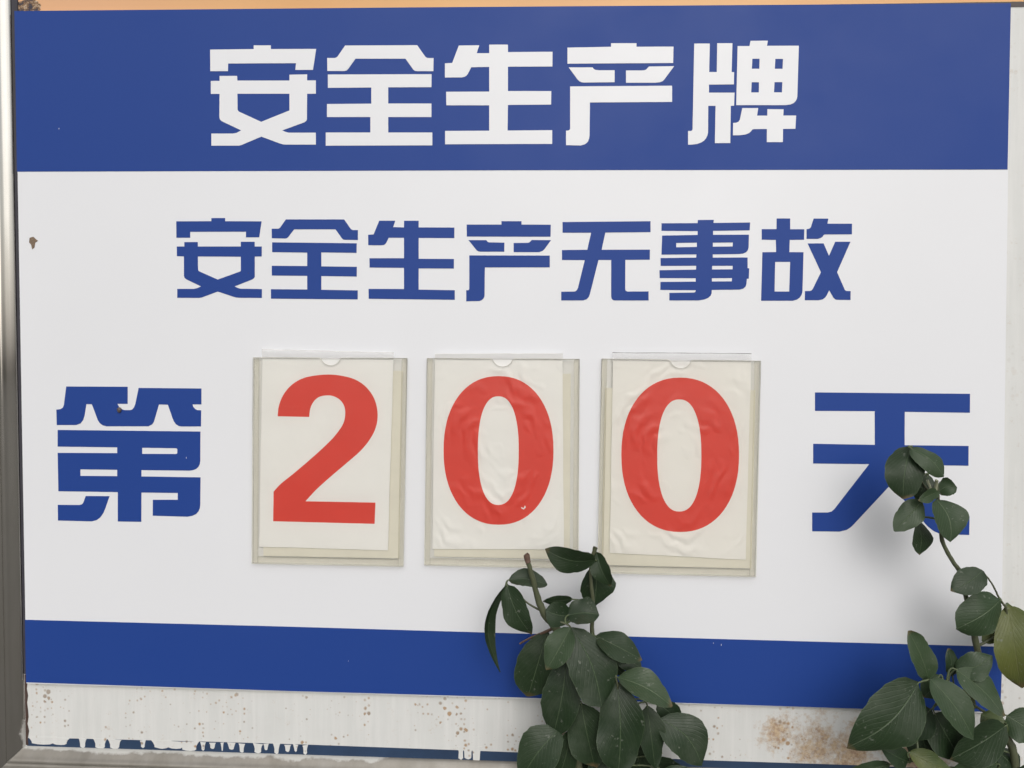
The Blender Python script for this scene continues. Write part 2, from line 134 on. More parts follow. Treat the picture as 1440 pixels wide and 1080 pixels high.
HOLDERS = [([(-271.03, 1364.04), (-99.12, 1364.14), (-103.07, 1133.62), (-273.26, 1134.22)], [(-261.25, 1364.59), (-114.45, 1363.37), (-120.49, 1150.78), (-265.57, 1152.67)], [(-261.57, 1373.51), (-113.66, 1370.56), (-114.37, 1362.65), (-261.11, 1363.38)], (-183.97, 1367.58, 11.88), [(-244.19, 1298.94), (-244.05, 1300.86), (-243.87, 1303.6), (-243.54, 1306.74), (-242.93, 1309.84), (-242.08, 1312.89), (-241.01, 1316.1), (-239.67, 1319.32), (-238.0, 1322.45), (-236.01, 1325.52), (-233.71, 1328.57), (-231.1, 1331.47), (-228.19, 1334.11), (-225.03, 1336.48), (-221.61, 1338.65), (-217.81, 1340.55), (-213.51, 1342.16), (-208.42, 1343.46), (-202.68, 1344.47), (-196.87, 1345.2), (-191.56, 1345.66), (-186.95, 1345.83), (-182.73, 1345.71), (-178.66, 1345.35), (-174.52, 1344.8), (-170.18, 1344.09), (-165.78, 1343.2), (-161.5, 1342.04), (-157.51, 1340.57), (-153.81, 1338.75), (-150.33, 1336.63), (-147.1, 1334.21), (-144.16, 1331.51), (-141.47, 1328.47), (-139.03, 1325.1), (-136.91, 1321.52), (-135.18, 1317.87), (-133.86, 1314.07), (-132.91, 1310.11), (-132.31, 1306.12), (-132.01, 1302.25), (-132.03, 1298.52), (-132.37, 1294.87), (-133.02, 1291.29), (-133.94, 1287.78), (-135.15, 1284.37), (-136.65, 1281.06), (-138.43, 1277.77), (-140.49, 1274.46), (-142.8, 1271.14), (-145.37, 1267.81), (-148.24, 1264.47), (-151.42, 1261.08), (-154.94, 1257.7), (-158.79, 1254.32), (-162.91, 1250.83), (-167.24, 1247.14), (-171.98, 1243.09), (-177.08, 1238.77), (-182.14, 1234.47), (-186.77, 1230.46), (-190.86, 1226.83), (-194.62, 1223.44), (-198.12, 1220.17), (-201.46, 1216.94), (-204.83, 1213.44), (-208.14, 1209.83), (-210.99, 1206.64), (-212.99, 1204.41), (-134.36, 1203.96), (-135.32, 1180.2), (-249.64, 1181.51), (-249.06, 1214.65), (-247.71, 1216.23), (-245.8, 1218.46), (-243.42, 1221.07), (-240.68, 1223.76), (-237.61, 1226.36), (-234.16, 1229.06), (-230.28, 1232.07), (-225.93, 1235.59), (-220.81, 1239.89), (-215.04, 1244.79), (-209.2, 1249.82), (-203.86, 1254.5), (-199.06, 1258.8), (-194.53, 1262.95), (-190.39, 1266.85), (-186.74, 1270.4), (-183.72, 1273.49), (-181.22, 1276.2), (-179.04, 1278.75), (-176.98, 1281.37), (-174.95, 1284.11), (-173.08, 1286.84), (-171.45, 1289.57), (-170.16, 1292.3), (-169.25, 1295.07), (-168.66, 1297.89), (-168.34, 1300.62), (-168.21, 1303.17), (-168.25, 1305.49), (-168.51, 1307.66), (-168.98, 1309.68), (-169.66, 1311.59), (-170.58, 1313.41), (-171.73, 1315.12), (-173.06, 1316.68), (-174.53, 1318.07), (-176.18, 1319.28), (-178.03, 1320.33), (-179.95, 1321.2), (-181.83, 1321.87), (-183.63, 1322.32), (-185.41, 1322.56), (-187.23, 1322.62), (-189.14, 1322.54), (-191.24, 1322.36), (-193.48, 1322.05), (-195.68, 1321.54), (-197.68, 1320.8), (-199.43, 1319.77), (-201.03, 1318.5), (-202.48, 1317.04), (-203.78, 1315.44), (-204.93, 1313.71), (-205.92, 1311.81), (-206.77, 1309.79), (-207.46, 1307.69), (-207.97, 1305.28), (-208.3, 1302.61), (-208.53, 1300.18), (-208.69, 1298.5)], []), ([(-76.93, 1364.25), (89.99, 1364.11), (90.49, 1134.43), (-79.28, 1135.47)], [(-68.58, 1363.83), (71.6, 1364.51), (74.7, 1154.79), (-70.67, 1153.25)], [(-68.3, 1369.33), (72.03, 1370.2), (72.07, 1364.03), (-68.28, 1363.83)], (6.28, 1367.03, 11.64), [(62.53, 1263.94), (62.38, 1255.05), (61.8, 1247.29), (60.81, 1240.0), (59.42, 1233.07), (57.61, 1226.5), (55.42, 1220.29), (52.84, 1214.46), (49.9, 1209.02), (46.6, 1204.01), (42.97, 1199.44), (39.01, 1195.34), (34.75, 1191.72), (30.2, 1188.62), (25.37, 1186.04), (20.27, 1183.99), (14.88, 1182.5), (9.13, 1181.57), (2.52, 1181.19), (-4.09, 1181.38), (-9.85, 1182.15), (-15.27, 1183.49), (-20.42, 1185.4), (-25.3, 1187.85), (-29.9, 1190.84), (-34.23, 1194.35), (-38.26, 1198.36), (-41.97, 1202.85), (-45.34, 1207.8), (-48.37, 1213.19), (-51.02, 1218.99), (-53.3, 1225.18), (-55.19, 1231.75), (-56.67, 1238.68), (-57.74, 1246.0), (-58.4, 1253.79), (-58.63, 1262.73), (-58.45, 1271.68), (-57.84, 1279.47), (-56.82, 1286.79), (-55.38, 1293.73), (-53.54, 1300.31), (-51.3, 1306.51), (-48.69, 1312.34), (-45.71, 1317.75), (-42.38, 1322.73), (-38.72, 1327.27), (-34.73, 1331.33), (-30.45, 1334.9), (-25.89, 1337.95), (-21.05, 1340.48), (-15.95, 1342.46), (-10.56, 1343.9), (-4.83, 1344.78), (1.75, 1345.1), (8.32, 1344.86), (14.05, 1344.04), (19.43, 1342.67), (24.53, 1340.75), (29.37, 1338.29), (33.93, 1335.3), (38.22, 1331.8), (42.21, 1327.81), (45.88, 1323.35), (49.23, 1318.43), (52.23, 1313.09), (54.87, 1307.34), (57.14, 1301.2), (59.02, 1294.69), (60.51, 1287.82), (61.59, 1280.56), (62.26, 1272.83)], [(24.38, 1263.32), (24.35, 1255.82), (24.16, 1249.83), (23.83, 1244.36), (23.35, 1239.28), (22.73, 1234.53), (21.97, 1230.09), (21.07, 1225.95), (20.04, 1222.14), (18.87, 1218.64), (17.59, 1215.47), (16.17, 1212.65), (14.64, 1210.17), (12.98, 1208.05), (11.21, 1206.3), (9.31, 1204.92), (7.26, 1203.93), (5.01, 1203.32), (2.18, 1203.08), (-0.65, 1203.24), (-2.91, 1203.8), (-4.97, 1204.74), (-6.89, 1206.07), (-8.68, 1207.77), (-10.36, 1209.85), (-11.92, 1212.29), (-13.36, 1215.09), (-14.69, 1218.23), (-15.89, 1221.7), (-16.96, 1225.5), (-17.9, 1229.62), (-18.71, 1234.05), (-19.38, 1238.8), (-19.9, 1243.88), (-20.29, 1249.35), (-20.53, 1255.35), (-20.64, 1262.87), (-20.6, 1270.39), (-20.4, 1276.39), (-20.06, 1281.85), (-19.57, 1286.93), (-18.95, 1291.68), (-18.18, 1296.11), (-17.27, 1300.23), (-16.23, 1304.04), (-15.07, 1307.52), (-13.77, 1310.67), (-12.36, 1313.47), (-10.82, 1315.93), (-9.17, 1318.03), (-7.39, 1319.76), (-5.49, 1321.12), (-3.45, 1322.1), (-1.2, 1322.69), (1.61, 1322.9), (4.43, 1322.73), (6.68, 1322.17), (8.73, 1321.22), (10.64, 1319.89), (12.43, 1318.19), (14.1, 1316.11), (15.65, 1313.68), (17.09, 1310.9), (18.41, 1307.78), (19.6, 1304.32), (20.67, 1300.54), (21.62, 1296.44), (22.42, 1292.03), (23.09, 1287.31), (23.62, 1282.25), (24.02, 1276.8), (24.27, 1270.82)]), ([(114.41, 1364.62), (285.14, 1363.03), (282.91, 1128.73), (111.66, 1129.99)], [(126.47, 1363.23), (275.41, 1362.99), (272.39, 1146.64), (124.83, 1151.91)], [(125.88, 1371.51), (275.44, 1370.97), (275.32, 1362.02), (126.45, 1362.25)], (199.63, 1366.97, 12.23), [(263.7, 1261.18), (263.59, 1252.03), (263.04, 1244.05), (262.04, 1236.55), (260.61, 1229.43), (258.76, 1222.67), (256.5, 1216.28), (253.83, 1210.28), (250.77, 1204.68), (247.35, 1199.52), (243.56, 1194.82), (239.43, 1190.6), (234.98, 1186.88), (230.23, 1183.68), (225.17, 1181.02), (219.83, 1178.92), (214.18, 1177.38), (208.16, 1176.41), (201.23, 1176.02), (194.29, 1176.21), (188.24, 1177.0), (182.54, 1178.38), (177.13, 1180.33), (172.0, 1182.85), (167.14, 1185.92), (162.58, 1189.53), (158.34, 1193.66), (154.42, 1198.28), (150.84, 1203.37), (147.64, 1208.91), (144.81, 1214.88), (142.39, 1221.25), (140.37, 1228.0), (138.77, 1235.13), (137.61, 1242.66), (136.87, 1250.68), (136.57, 1259.88), (136.71, 1269.08), (137.31, 1277.1), (138.34, 1284.63), (139.81, 1291.77), (141.7, 1298.54), (144.01, 1304.92), (146.72, 1310.91), (149.82, 1316.48), (153.29, 1321.61), (157.11, 1326.28), (161.26, 1330.46), (165.73, 1334.13), (170.51, 1337.27), (175.57, 1339.87), (180.91, 1341.91), (186.55, 1343.39), (192.56, 1344.3), (199.46, 1344.63), (206.36, 1344.38), (212.37, 1343.55), (218.03, 1342.14), (223.39, 1340.16), (228.48, 1337.63), (233.28, 1334.56), (237.8, 1330.96), (242.01, 1326.86), (245.89, 1322.27), (249.43, 1317.21), (252.61, 1311.72), (255.41, 1305.81), (257.82, 1299.5), (259.84, 1292.8), (261.44, 1285.74), (262.61, 1278.27), (263.37, 1270.32)], [(223.16, 1260.03), (223.17, 1252.37), (223.01, 1246.24), (222.69, 1240.66), (222.21, 1235.47), (221.58, 1230.61), (220.8, 1226.07), (219.88, 1221.85), (218.81, 1217.95), (217.6, 1214.37), (216.25, 1211.13), (214.77, 1208.24), (213.16, 1205.71), (211.43, 1203.55), (209.56, 1201.76), (207.56, 1200.35), (205.39, 1199.33), (203.01, 1198.7), (200.03, 1198.46), (197.04, 1198.62), (194.64, 1199.19), (192.46, 1200.15), (190.42, 1201.5), (188.51, 1203.24), (186.73, 1205.37), (185.06, 1207.86), (183.52, 1210.72), (182.1, 1213.92), (180.81, 1217.47), (179.65, 1221.36), (178.63, 1225.56), (177.75, 1230.09), (177.02, 1234.94), (176.43, 1240.14), (175.99, 1245.73), (175.7, 1251.86), (175.55, 1259.54), (175.55, 1267.23), (175.72, 1273.36), (176.05, 1278.94), (176.54, 1284.13), (177.17, 1288.98), (177.96, 1293.51), (178.9, 1297.72), (179.97, 1301.61), (181.19, 1305.17), (182.54, 1308.39), (184.02, 1311.26), (185.63, 1313.77), (187.37, 1315.91), (189.23, 1317.68), (191.24, 1319.07), (193.39, 1320.07), (195.77, 1320.68), (198.74, 1320.9), (201.72, 1320.72), (204.11, 1320.15), (206.28, 1319.18), (208.31, 1317.82), (210.21, 1316.08), (211.99, 1313.97), (213.64, 1311.48), (215.18, 1308.64), (216.59, 1305.45), (217.88, 1301.92), (219.03, 1298.06), (220.05, 1293.87), (220.93, 1289.37), (221.67, 1284.54), (222.26, 1279.37), (222.7, 1273.8), (223.0, 1267.69)])]
TEAR = [(27.11, 1201.28), (30.23, 1199.88), (31.41, 1203.02), (32.62, 1200.88), (30.24, 1198.44), (28.08, 1199.38)]
STAIN = [(-529.48, 1498.87), (-523.7, 1500.46), (-518.8, 1496.46), (-516.35, 1494.86), (-520.49, 1492.48), (-522.21, 1485.3), (-525.53, 1482.91), (-527.11, 1489.3), (-530.37, 1492.49)]
SNAIL = (-425.64, 1304.43)
SPECKS = [(-492.95, 1618.57), (-165.46, 1024.27), (-157.45, 1319.55), (247.57, 1050.66), (-349.56, 1250.2), (-278.2, 1457.38), (239.04, 1052.85), (-376.1, 1181.56)]
RAIL_L = [(-549.1, 1757.11), (-542.52, 918.95)]
RAIL_B = [(-541.28, 916.91), (-240.17, 914.75), (31.21, 913.27)]
STRIP = [(-539.07, 926.08), (-322.3, 926.45), (-213.17, 925.68), (35.93, 923.88), (227.6, 920.71), (394.16, 919.37)]
DRIPS = [((-509.91, 926.7), (-493.88, 926.65), (-501.99, 916.03)), ((-477.87, 926.6), (-472.06, 926.58), (-475.06, 916.06)), ((-459.86, 926.54), (-448.83, 926.5), (-454.43, 916.09)), ((-442.74, 926.48), (-432.02, 926.45), (-437.46, 916.11)), ((-406.29, 926.36), (-402.25, 926.35), (-404.34, 916.15)), ((-390.71, 926.31), (-342.09, 926.15), (-366.43, 916.2)), ((-336.06, 926.13), (-332.34, 926.12), (-334.25, 916.23)), ((-325.46, 926.1), (-320.87, 926.09), (-323.21, 916.25)), ((-312.86, 926.06), (-311.14, 926.05), (-312.04, 916.26)), ((-304.28, 926.03), (-298.27, 926.01), (-301.31, 916.27)), ((-291.42, 925.99), (-286.85, 925.98), (-289.17, 916.29)), ((-274.3, 925.93), (-266.89, 925.91), (-270.62, 916.31)), ((-262.9, 925.9), (-259.48, 925.89), (-261.22, 916.32)), ((-251.51, 925.86), (-246.68, 925.84), (-249.12, 916.34)), ((-238.72, 925.82), (-234.18, 925.8), (-236.47, 916.35)), ((-228.78, 925.79), (-225.66, 925.78), (-227.24, 916.36)), ((-218.0, 925.75), (-214.32, 925.74), (-216.18, 916.38)), ((-534.74, 926.78), (-509.91, 926.7), (-522.43, 916.01)), ((-41.62, 928.25), (-36.81, 928.38), (-38.36, 913.77)), ((-35.21, 928.42), (-27.19, 928.64), (-30.35, 915.61)), ((-25.59, 928.68), (-17.59, 928.89), (-20.72, 913.45))]
POSTER = [(-542.59, 1772.44), (-542.95, 1740.85), (558.94, 1741.99), (558.66, 1755.44)]
RUSTC = [(310.39, 953.58), (355.41, 937.32), (393.98, 930.45), (462.82, 932.33)]
PLANT_A_STEMS = [[(35.3, -70.0, 1164.0, 2.82), (38.0, -68.0, 1152.5, 2.72), (41.9, -66.0, 1138.3, 2.95), (46.6, -62.0, 1118.7, 3.42), (53.6, -60.0, 1102.0, 4.12), (62.8, -58.0, 1089.9, 4.58), (75.7, -56.0, 1066.2, 4.14), (85.4, -55.0, 1014.5, 3.91), (90.5, -55.0, 939.5, 3.91)], [(105.4, -62.0, 1172.0, 2.51), (101.8, -62.0, 1161.2, 1.6), (100.4, -61.0, 1149.4, 1.6), (101.7, -60.0, 1130.7, 1.94), (103.6, -58.0, 1111.6, 1.95), (102.7, -56.0, 1092.4, 2.3), (104.6, -54.0, 1070.7, 2.53), (113.0, -52.0, 1046.7, 2.54), (115.7, -52.0, 1004.6, 3.0), (113.9, -52.0, 938.6, 3.23)], [(27.6, -35.0, 1061.0, 1.06), (40.7, -38.0, 1069.5, 1.18), (56.0, -45.0, 1078.3, 1.51), (66.4, -56.0, 1087.0, 1.61)], [(14.6, -63.0, 1132.8, 0.91), (25.7, -58.0, 1121.8, 1.03), (36.6, -56.0, 1110.9, 1.03), (51.2, -59.0, 1104.0, 1.26)], [(68.5, -64.0, 1095.5, 1.14), (77.6, -66.0, 1092.9, 1.02), (80.9, -68.0, 1090.2, 0.91)], [(109.2, -56.0, 1062.2, 1.15), (116.8, -60.0, 1073.1, 0.91), (127.1, -75.0, 1040.2, 1.01), (126.6, -70.0, 1022.0, 1.13), (124.4, -60.0, 985.1, 1.6)]]
PLANT_A_LEAVES = [((105.2, -66.0, 1160.0), (53.8, -72.0, 1171.4), 23.5, {'fold': 0.25, 'bend': 0.16, 'roll': -38}), ((106.5, -60.0, 1166.5), (120.8, -66.0, 1133.2), 16.9, {'fold': 0.5, 'roll': 25, 'bend': 0.15}), ((106.9, -48.0, 1150.7), (105.1, -46.0, 1104.1), 34.9, {'roll': -25}), ((16.4, -62.0, 1136.7), (56.4, -58.0, 1131.2), 16.5, {'fold': 0.4, 'roll': -25, 'blunt': 1, 'side': -0.06}), ((15.2, -66.0, 1132.7), (40.7, -70.0, 1083.0), 25.3, {'fold': 0.25, 'roll': 18}), ((13.2, -62.0, 1130.2), (7.9, -50.0, 1036.1), 9.7, {'fold': 0.5, 'roll': -30, 'bend': -0.12, 'side': 0.12}), ((83.2, -44.0, 1112.5), (51.8, -46.0, 1110.2), 10.7, {'roll': -35}), ((80.4, -62.0, 1100.4), (54.7, -66.0, 1107.2), 25.5, {'roll': -10, 'blunt': 1}), ((77.6, -64.0, 1101.9), (109.2, -68.0, 1104.3), 24.5, {'fold': 0.45, 'roll': -25, 'blunt': 1}), ((80.2, -70.0, 1091.6), (55.9, -80.0, 1051.5), 26.5, {'fold': 0.3, 'roll': 20, 'pale': 1}), ((81.1, -68.0, 1090.9), (111.0, -84.0, 1017.4), 47.9, {'fold': 0.12, 'roll': -12, 'bend': 0.05, 'side': -0.06, 'sh': 1.25, 'blunt': 1}), ((57.2, -42.0, 1078.4), (36.8, -40.0, 1006.8), 44.5, {'roll': 10, 'sh': 1.2}), ((78.2, -52.0, 1064.7), (62.9, -60.0, 973.7), 37.9, {'roll': 15, 'fold': 0.15, 'sh': 1.1}), ((105.5, -64.0, 1081.7), (152.7, -70.0, 1060.2), 25.4, {'fold': 0.2, 'roll': -30, 'bend': 0.1}), ((111.5, -46.0, 1065.6), (136.9, -46.0, 1034.0), 24.2, {'roll': 20}), ((127.2, -48.0, 1059.6), (155.3, -50.0, 1042.2), 22.3, {'roll': -20}), ((127.2, -74.0, 1043.4), (180.6, -86.0, 1020.0), 25.8, {'fold': 0.3, 'roll': -35, 'bend': 0.1, 'pale': 1}), ((127.4, -72.0, 1038.9), (127.6, -88.0, 950.8), 47.2, {'fold': 0.1, 'roll': 5, 'bend': 0.06, 'sh': 1.0}), ((159.6, -60.0, 1009.2), (167.4, -66.0, 947.5), 26.4, {'roll': -15, 'fold': 0.2}), ((172.9, -56.0, 993.7), (215.6, -62.0, 949.0), 41.7, {'fold': 0.12, 'roll': -10, 'side': -0.12}), ((92.0, -62.0, 1010.8), (106.0, -66.0, 946.9), 42.1, {'roll': 8}), ((98.1, -36.0, 989.8), (93.8, -36.0, 927.1), 40.1, {}), ((70.4, -62.0, 983.5), (31.1, -70.0, 934.2), 40.8, {'roll': 15, 'fold': 0.2}), ((81.4, -56.0, 980.9), (67.8, -58.0, 926.4), 29.8, {'roll': -20, 'fold': 0.25}), ((172.8, -40.0, 1003.0), (200.2, -38.0, 981.3), 21.1, {'roll': 10}), ((151.4, -36.0, 974.3), (158.0, -34.0, 920.6), 35.4, {}), ((107.8, -34.0, 972.3), (89.4, -32.0, 910.3), 40.2, {}), ((168.7, -40.0, 943.3), (201.9, -40.0, 906.0), 35.2, {}), ((136.2, -60.0, 948.1), (106.5, -64.0, 902.8), 43.3, {'roll': 20}), ((86.1, -50.0, 936.7), (53.7, -54.0, 893.0), 41.6, {'roll': 20}), ((125.4, -54.0, 925.8), (153.1, -58.0, 879.6), 43.7, {'roll': -20}), ((175.1, -60.0, 942.2), (208.9, -64.0, 905.9), 38.8, {'roll': -20})]
PLANT_B_STEMS = [[(440.7, -70.0, 1242.1, 1.17), (442.2, -70.0, 1234.2, 1.02), (443.4, -69.0, 1226.8, 1.17), (447.3, -66.0, 1198.9, 1.62), (448.9, -66.0, 1184.4, 2.06), (454.8, -66.0, 1172.1, 1.98), (461.4, -66.0, 1161.4, 2.06), (467.2, -65.0, 1153.3, 2.35), (474.3, -62.0, 1131.3, 2.36), (481.5, -59.0, 1107.1, 2.59), (488.9, -56.0, 1080.5, 3.03), (501.2, -50.0, 1044.0, 3.27), (510.1, -52.0, 1014.7, 3.48), (522.0, -54.0, 985.7, 3.69), (531.5, -55.0, 951.8, 3.9)], [(416.4, -69.0, 1278.7, 0.66), (422.6, -62.0, 1263.2, 0.66), (431.0, -60.0, 1242.6, 0.74), (442.7, -67.0, 1226.5, 0.88)], [(485.1, -71.0, 1156.9, 0.74), (493.2, -68.0, 1148.2, 0.75), (500.1, -66.0, 1138.9, 0.85), (506.9, -63.0, 1127.6, 0.96), (517.5, -58.0, 1112.8, 1.29), (515.6, -55.0, 1091.4, 1.3), (492.8, -54.0, 1075.6, 1.52)], [(432.9, -80.0, 1050.4, 1.26), (448.3, -74.0, 1039.9, 1.27), (469.0, -66.0, 1028.5, 1.28), (490.1, -58.0, 1014.7, 1.51), (511.9, -53.0, 1000.1, 1.74)], [(416.5, -74.0, 969.3, 0.95), (433.3, -70.0, 961.3, 1.06), (463.2, -64.0, 954.7, 1.5), (521.6, -56.0, 949.9, 1.95)], [(435.0, -71.0, 1234.3, 1.6), (432.2, -73.0, 1240.3, 1.31), (429.4, -74.0, 1246.4, 1.16)], [(438.7, -72.0, 1235.9, 1.75), (438.1, -74.0, 1242.0, 1.6), (437.6, -76.0, 1246.3, 1.88)]]
PLANT_B_LEAVES = [((416.0, -68.0, 1278.8), (402.7, -82.0, 1228.6), 33.7, {'fold': -0.18, 'roll': 15, 'bend': 0.18, 'blunt': 1, 'side': 0.06}), ((410.4, -80.0, 1278.1), (437.4, -90.0, 1252.0), 21.5, {'fold': -0.3, 'roll': -12, 'bend': 0.1, 'blunt': 1, 'side': -0.05, 'pale': 1}), ((442.2, -70.0, 1233.9), (457.2, -76.0, 1239.4), 17.8, {'roll': -10, 'side': -0.18, 'pale': 1, 'blunt': 1}), ((441.8, -72.0, 1234.8), (417.6, -82.0, 1227.1), 12.2, {'fold': 0.25, 'roll': -20, 'pale': 1}), ((427.9, -68.0, 1224.7), (397.5, -76.0, 1195.4), 23.0, {'fold': 0.12, 'roll': 10, 'pale': 1}), ((429.4, -58.0, 1202.2), (429.2, -62.0, 1168.9), 24.6, {'roll': -25}), ((440.4, -70.0, 1227.0), (448.7, -82.0, 1186.9), 36.2, {'fold': 0.15, 'roll': -14, 'side': -0.1, 'pale': 1}), ((438.2, -58.0, 1249.7), (428.8, -58.0, 1221.8), 22.3, {'roll': 10}), ((485.4, -72.0, 1156.9), (451.1, -80.0, 1138.4), 24.9, {'fold': 0.15, 'roll': 15}), ((506.9, -66.0, 1126.4), (459.8, -74.0, 1099.0), 37.8, {'fold': -0.2, 'bend': 0.15, 'blunt': 1, 'roll': -10, 'pale': 1}), ((521.0, -54.0, 1119.1), (530.7, -62.0, 1036.7), 35.6, {'fold': 0.25, 'roll': 15, 'bend': 0.15, 'tone': 'y', 'sh': 1.05}), ((525.8, -46.0, 1113.2), (551.3, -46.0, 1060.8), 32.9, {'tone': 'y', 'roll': -20}), ((519.1, -50.0, 1089.8), (497.3, -52.0, 1079.7), 17.4, {'roll': 10, 'tone': 'y'}), ((432.3, -78.0, 1050.6), (410.1, -82.0, 1099.1), 26.8, {'fold': 0.25, 'roll': 12, 'pale': 1}), ((420.9, -82.0, 1047.8), (346.8, -96.0, 988.2), 54.3, {'fold': 0.12, 'roll': -10, 'bend': 0.06, 'side': -0.06}), ((431.9, -82.0, 1052.1), (466.9, -96.0, 999.7), 32.3, {'fold': 0.22, 'roll': -14, 'pale': 1}), ((461.6, -72.0, 1057.9), (502.3, -84.0, 1017.2), 28.6, {'fold': 0.2, 'roll': -18, 'pale': 1}), ((464.4, -66.0, 1055.6), (496.0, -72.0, 1072.8), 24.7, {'fold': 0.12, 'roll': -18, 'side': 0.12, 'pale': 1}), ((464.8, -60.0, 1046.1), (459.9, -60.0, 1074.5), 16.4, {'roll': 10}), ((444.5, -60.0, 1012.4), (411.3, -64.0, 984.2), 30.1, {'roll': 15}), ((448.7, -58.0, 1007.3), (473.4, -60.0, 963.6), 43.1, {}), ((484.7, -56.0, 1028.8), (472.4, -60.0, 1015.2), 21.6, {'tone': 'y'}), ((449.1, -66.0, 1049.3), (432.1, -70.0, 1028.3), 23.4, {'pale': 1}), ((515.5, -64.0, 998.9), (456.8, -72.0, 967.2), 40.5, {'roll': -20, 'fold': 0.15}), ((495.4, -58.0, 1008.4), (516.5, -60.0, 984.1), 28.0, {'tone': 'y'}), ((519.7, -58.0, 1006.9), (545.7, -66.0, 990.0), 34.4, {'roll': 10, 'pale': 1}), ((416.9, -72.0, 964.0), (385.8, -78.0, 981.5), 20.7, {'fold': 0.2, 'roll': 15}), ((416.8, -74.0, 974.6), (454.9, -80.0, 958.7), 20.2, {'fold': 0.2, 'roll': -10, 'tone': 'y'}), ((400.3, -70.0, 959.9), (355.4, -74.0, 952.7), 14.8, {'roll': -20, 'pale': 1}), ((509.7, -62.0, 959.2), (461.2, -68.0, 954.6), 25.7, {'roll': -20, 'pale': 1}), ((436.0, -50.0, 990.2), (445.2, -50.0, 951.1), 32.7, {}), ((516.4, -50.0, 966.2), (536.3, -56.0, 943.9), 28.2, {'roll': -20}), ((493.3, -46.0, 972.3), (506.7, -46.0, 933.2), 35.1, {}), ((457.0, -60.0, 952.4), (436.9, -64.0, 919.5), 34.4, {'roll': 15}), ((502.7, -60.0, 949.4), (483.6, -66.0, 913.5), 38.6, {'roll': 15}), ((527.5, -60.0, 952.2), (551.1, -66.0, 928.4), 34.3, {'roll': -15})]

# ------------------------------------------------------------------ helpers
def mat(name):
    m = bpy.data.materials.new(name)
    m.use_nodes = True
    return m, m.node_tree.nodes, m.node_tree.links, m.node_tree.nodes['Principled BSDF']

def node(n, t, **kw):
    x = n.new(t)
    for k, v in kw.items():
        if k in x.inputs:
            x.inputs[k].default_value = v
        else:
            setattr(x, k, v)
    return x

def noise(n, l, scale, detail=3.0, rough=0.55, vec=None):
    x = n.new('ShaderNodeTexNoise')
    x.inputs['Scale'].default_value = scale
    x.inputs['Detail'].default_value = detail
    x.inputs['Roughness'].default_value = rough
    if vec is not None:
        l.new(vec, x.inputs['Vector'])
    return x

def ramp(n, l, fac, stops):
    r = n.new('ShaderNodeValToRGB')
    e = r.color_ramp.elements
    while len(e) < len(stops):
        e.new(0.5)
    for q, (p, c) in zip(e, stops):
        q.position = p
        q.color = c if len(c) == 4 else (*c, 1)
    l.new(fac, r.inputs['Fac'])
    return r

def mixc(n, l, fac, a, b, mode='MIX'):
    m = n.new('ShaderNodeMix')
    m.data_type = 'RGBA'
    m.blend_type = mode
    for s, v in ((0, fac), (6, a), (7, b)):
        if hasattr(v, 'is_linked') or isinstance(v, bpy.types.NodeSocket):
            l.new(v, m.inputs[s])
        elif s == 0:
            m.inputs[0].default_value = v
        else:
            m.inputs[s].default_value = v if len(v) == 4 else (*v, 1)
    return m.outputs[2]

def math_n(n, l, op, a, b=0.0, clamp=False):
    m = n.new('ShaderNodeMath')
    m.operation = op
    m.use_clamp = clamp
    for i, v in enumerate((a, b)):
        if isinstance(v, bpy.types.NodeSocket):
            l.new(v, m.inputs[i])
        else:
            m.inputs[i].default_value = v
    return m.outputs[0]

def bump(n, l, height, strength, dist, target):
    b = n.new('ShaderNodeBump')
    b.inputs['Strength'].default_value = strength
    b.inputs['Distance'].default_value = dist
    l.new(height, b.inputs['Height'])
    l.new(b.outputs[0], target.inputs['Normal'])
    return b

def pos(n):
    return n.new('ShaderNodeNewGeometry').outputs['Position']

def link(name, me, m, parent=None, smooth=False):
    o = bpy.data.objects.new(name, me)
    col.objects.link(o)
    if m:
        me.materials.append(m)
    if smooth:
        me.polygons.foreach_set('use_smooth', [True] * len(me.polygons))
    if parent:
        o.parent = parent
        o.matrix_parent_inverse = parent.matrix_world.inverted()
    return o

def empty(name, loc, label, cat, group=None):
    o = bpy.data.objects.new(name, None)
    col.objects.link(o)
    o.location = loc
    o.matrix_world = Matrix.Translation(loc)
    tag(o, label, cat, group)
    return o

def tag(o, label, cat, group=None):
    o['label'] = label
    o['category'] = cat
    if group:
        o['group'] = group

def prism_mesh(name, shapes, yf, yb, close_back=False):
    """shapes: [(outer, [holes])] in mm; front face at y=yf mm, sides back to y=yb mm."""
    verts, faces = [], []
    for outer, holes in shapes:
        loops = [outer] + list(holes)
        tris = tessellate_polygon([[Vector((x, z, 0)) for x, z in lp] for lp in loops])
        flat = [p for lp in loops for p in lp]
        s = len(verts)
        verts += [(x * .001, yf * .001, z * .001) for x, z in flat]
        sb = len(verts)
        verts += [(x * .001, yb * .001, z * .001) for x, z in flat]
        for t in tris:
            a, b, c = (flat[i] for i in t)
            # front faces look towards -y
            if (b[0]-a[0])*(c[1]-a[1]) - (b[1]-a[1])*(c[0]-a[0]) < 0:
                t = (t[0], t[2], t[1])
            faces.append(tuple(s + i for i in t))
            if close_back:
                faces.append(tuple(sb + i for i in reversed(t)))
        k = 0
        for li, lp in enumerate(loops):
            n = len(lp)
            area = sum(lp[i][0]*lp[(i+1) % n][1] - lp[(i+1) % n][0]*lp[i][1] for i in range(n))
            ccw = area > 0
            for i in range(n):
                a, b = k + i, k + (i + 1) % n
                if ccw != (li == 0):
                    a, b = b, a
                faces.append((s + b, s + a, sb + a, sb + b))
            k += n
    me = bpy.data.meshes.new(name)
    me.from_pydata(verts, [], faces)
    me.update()
    return me

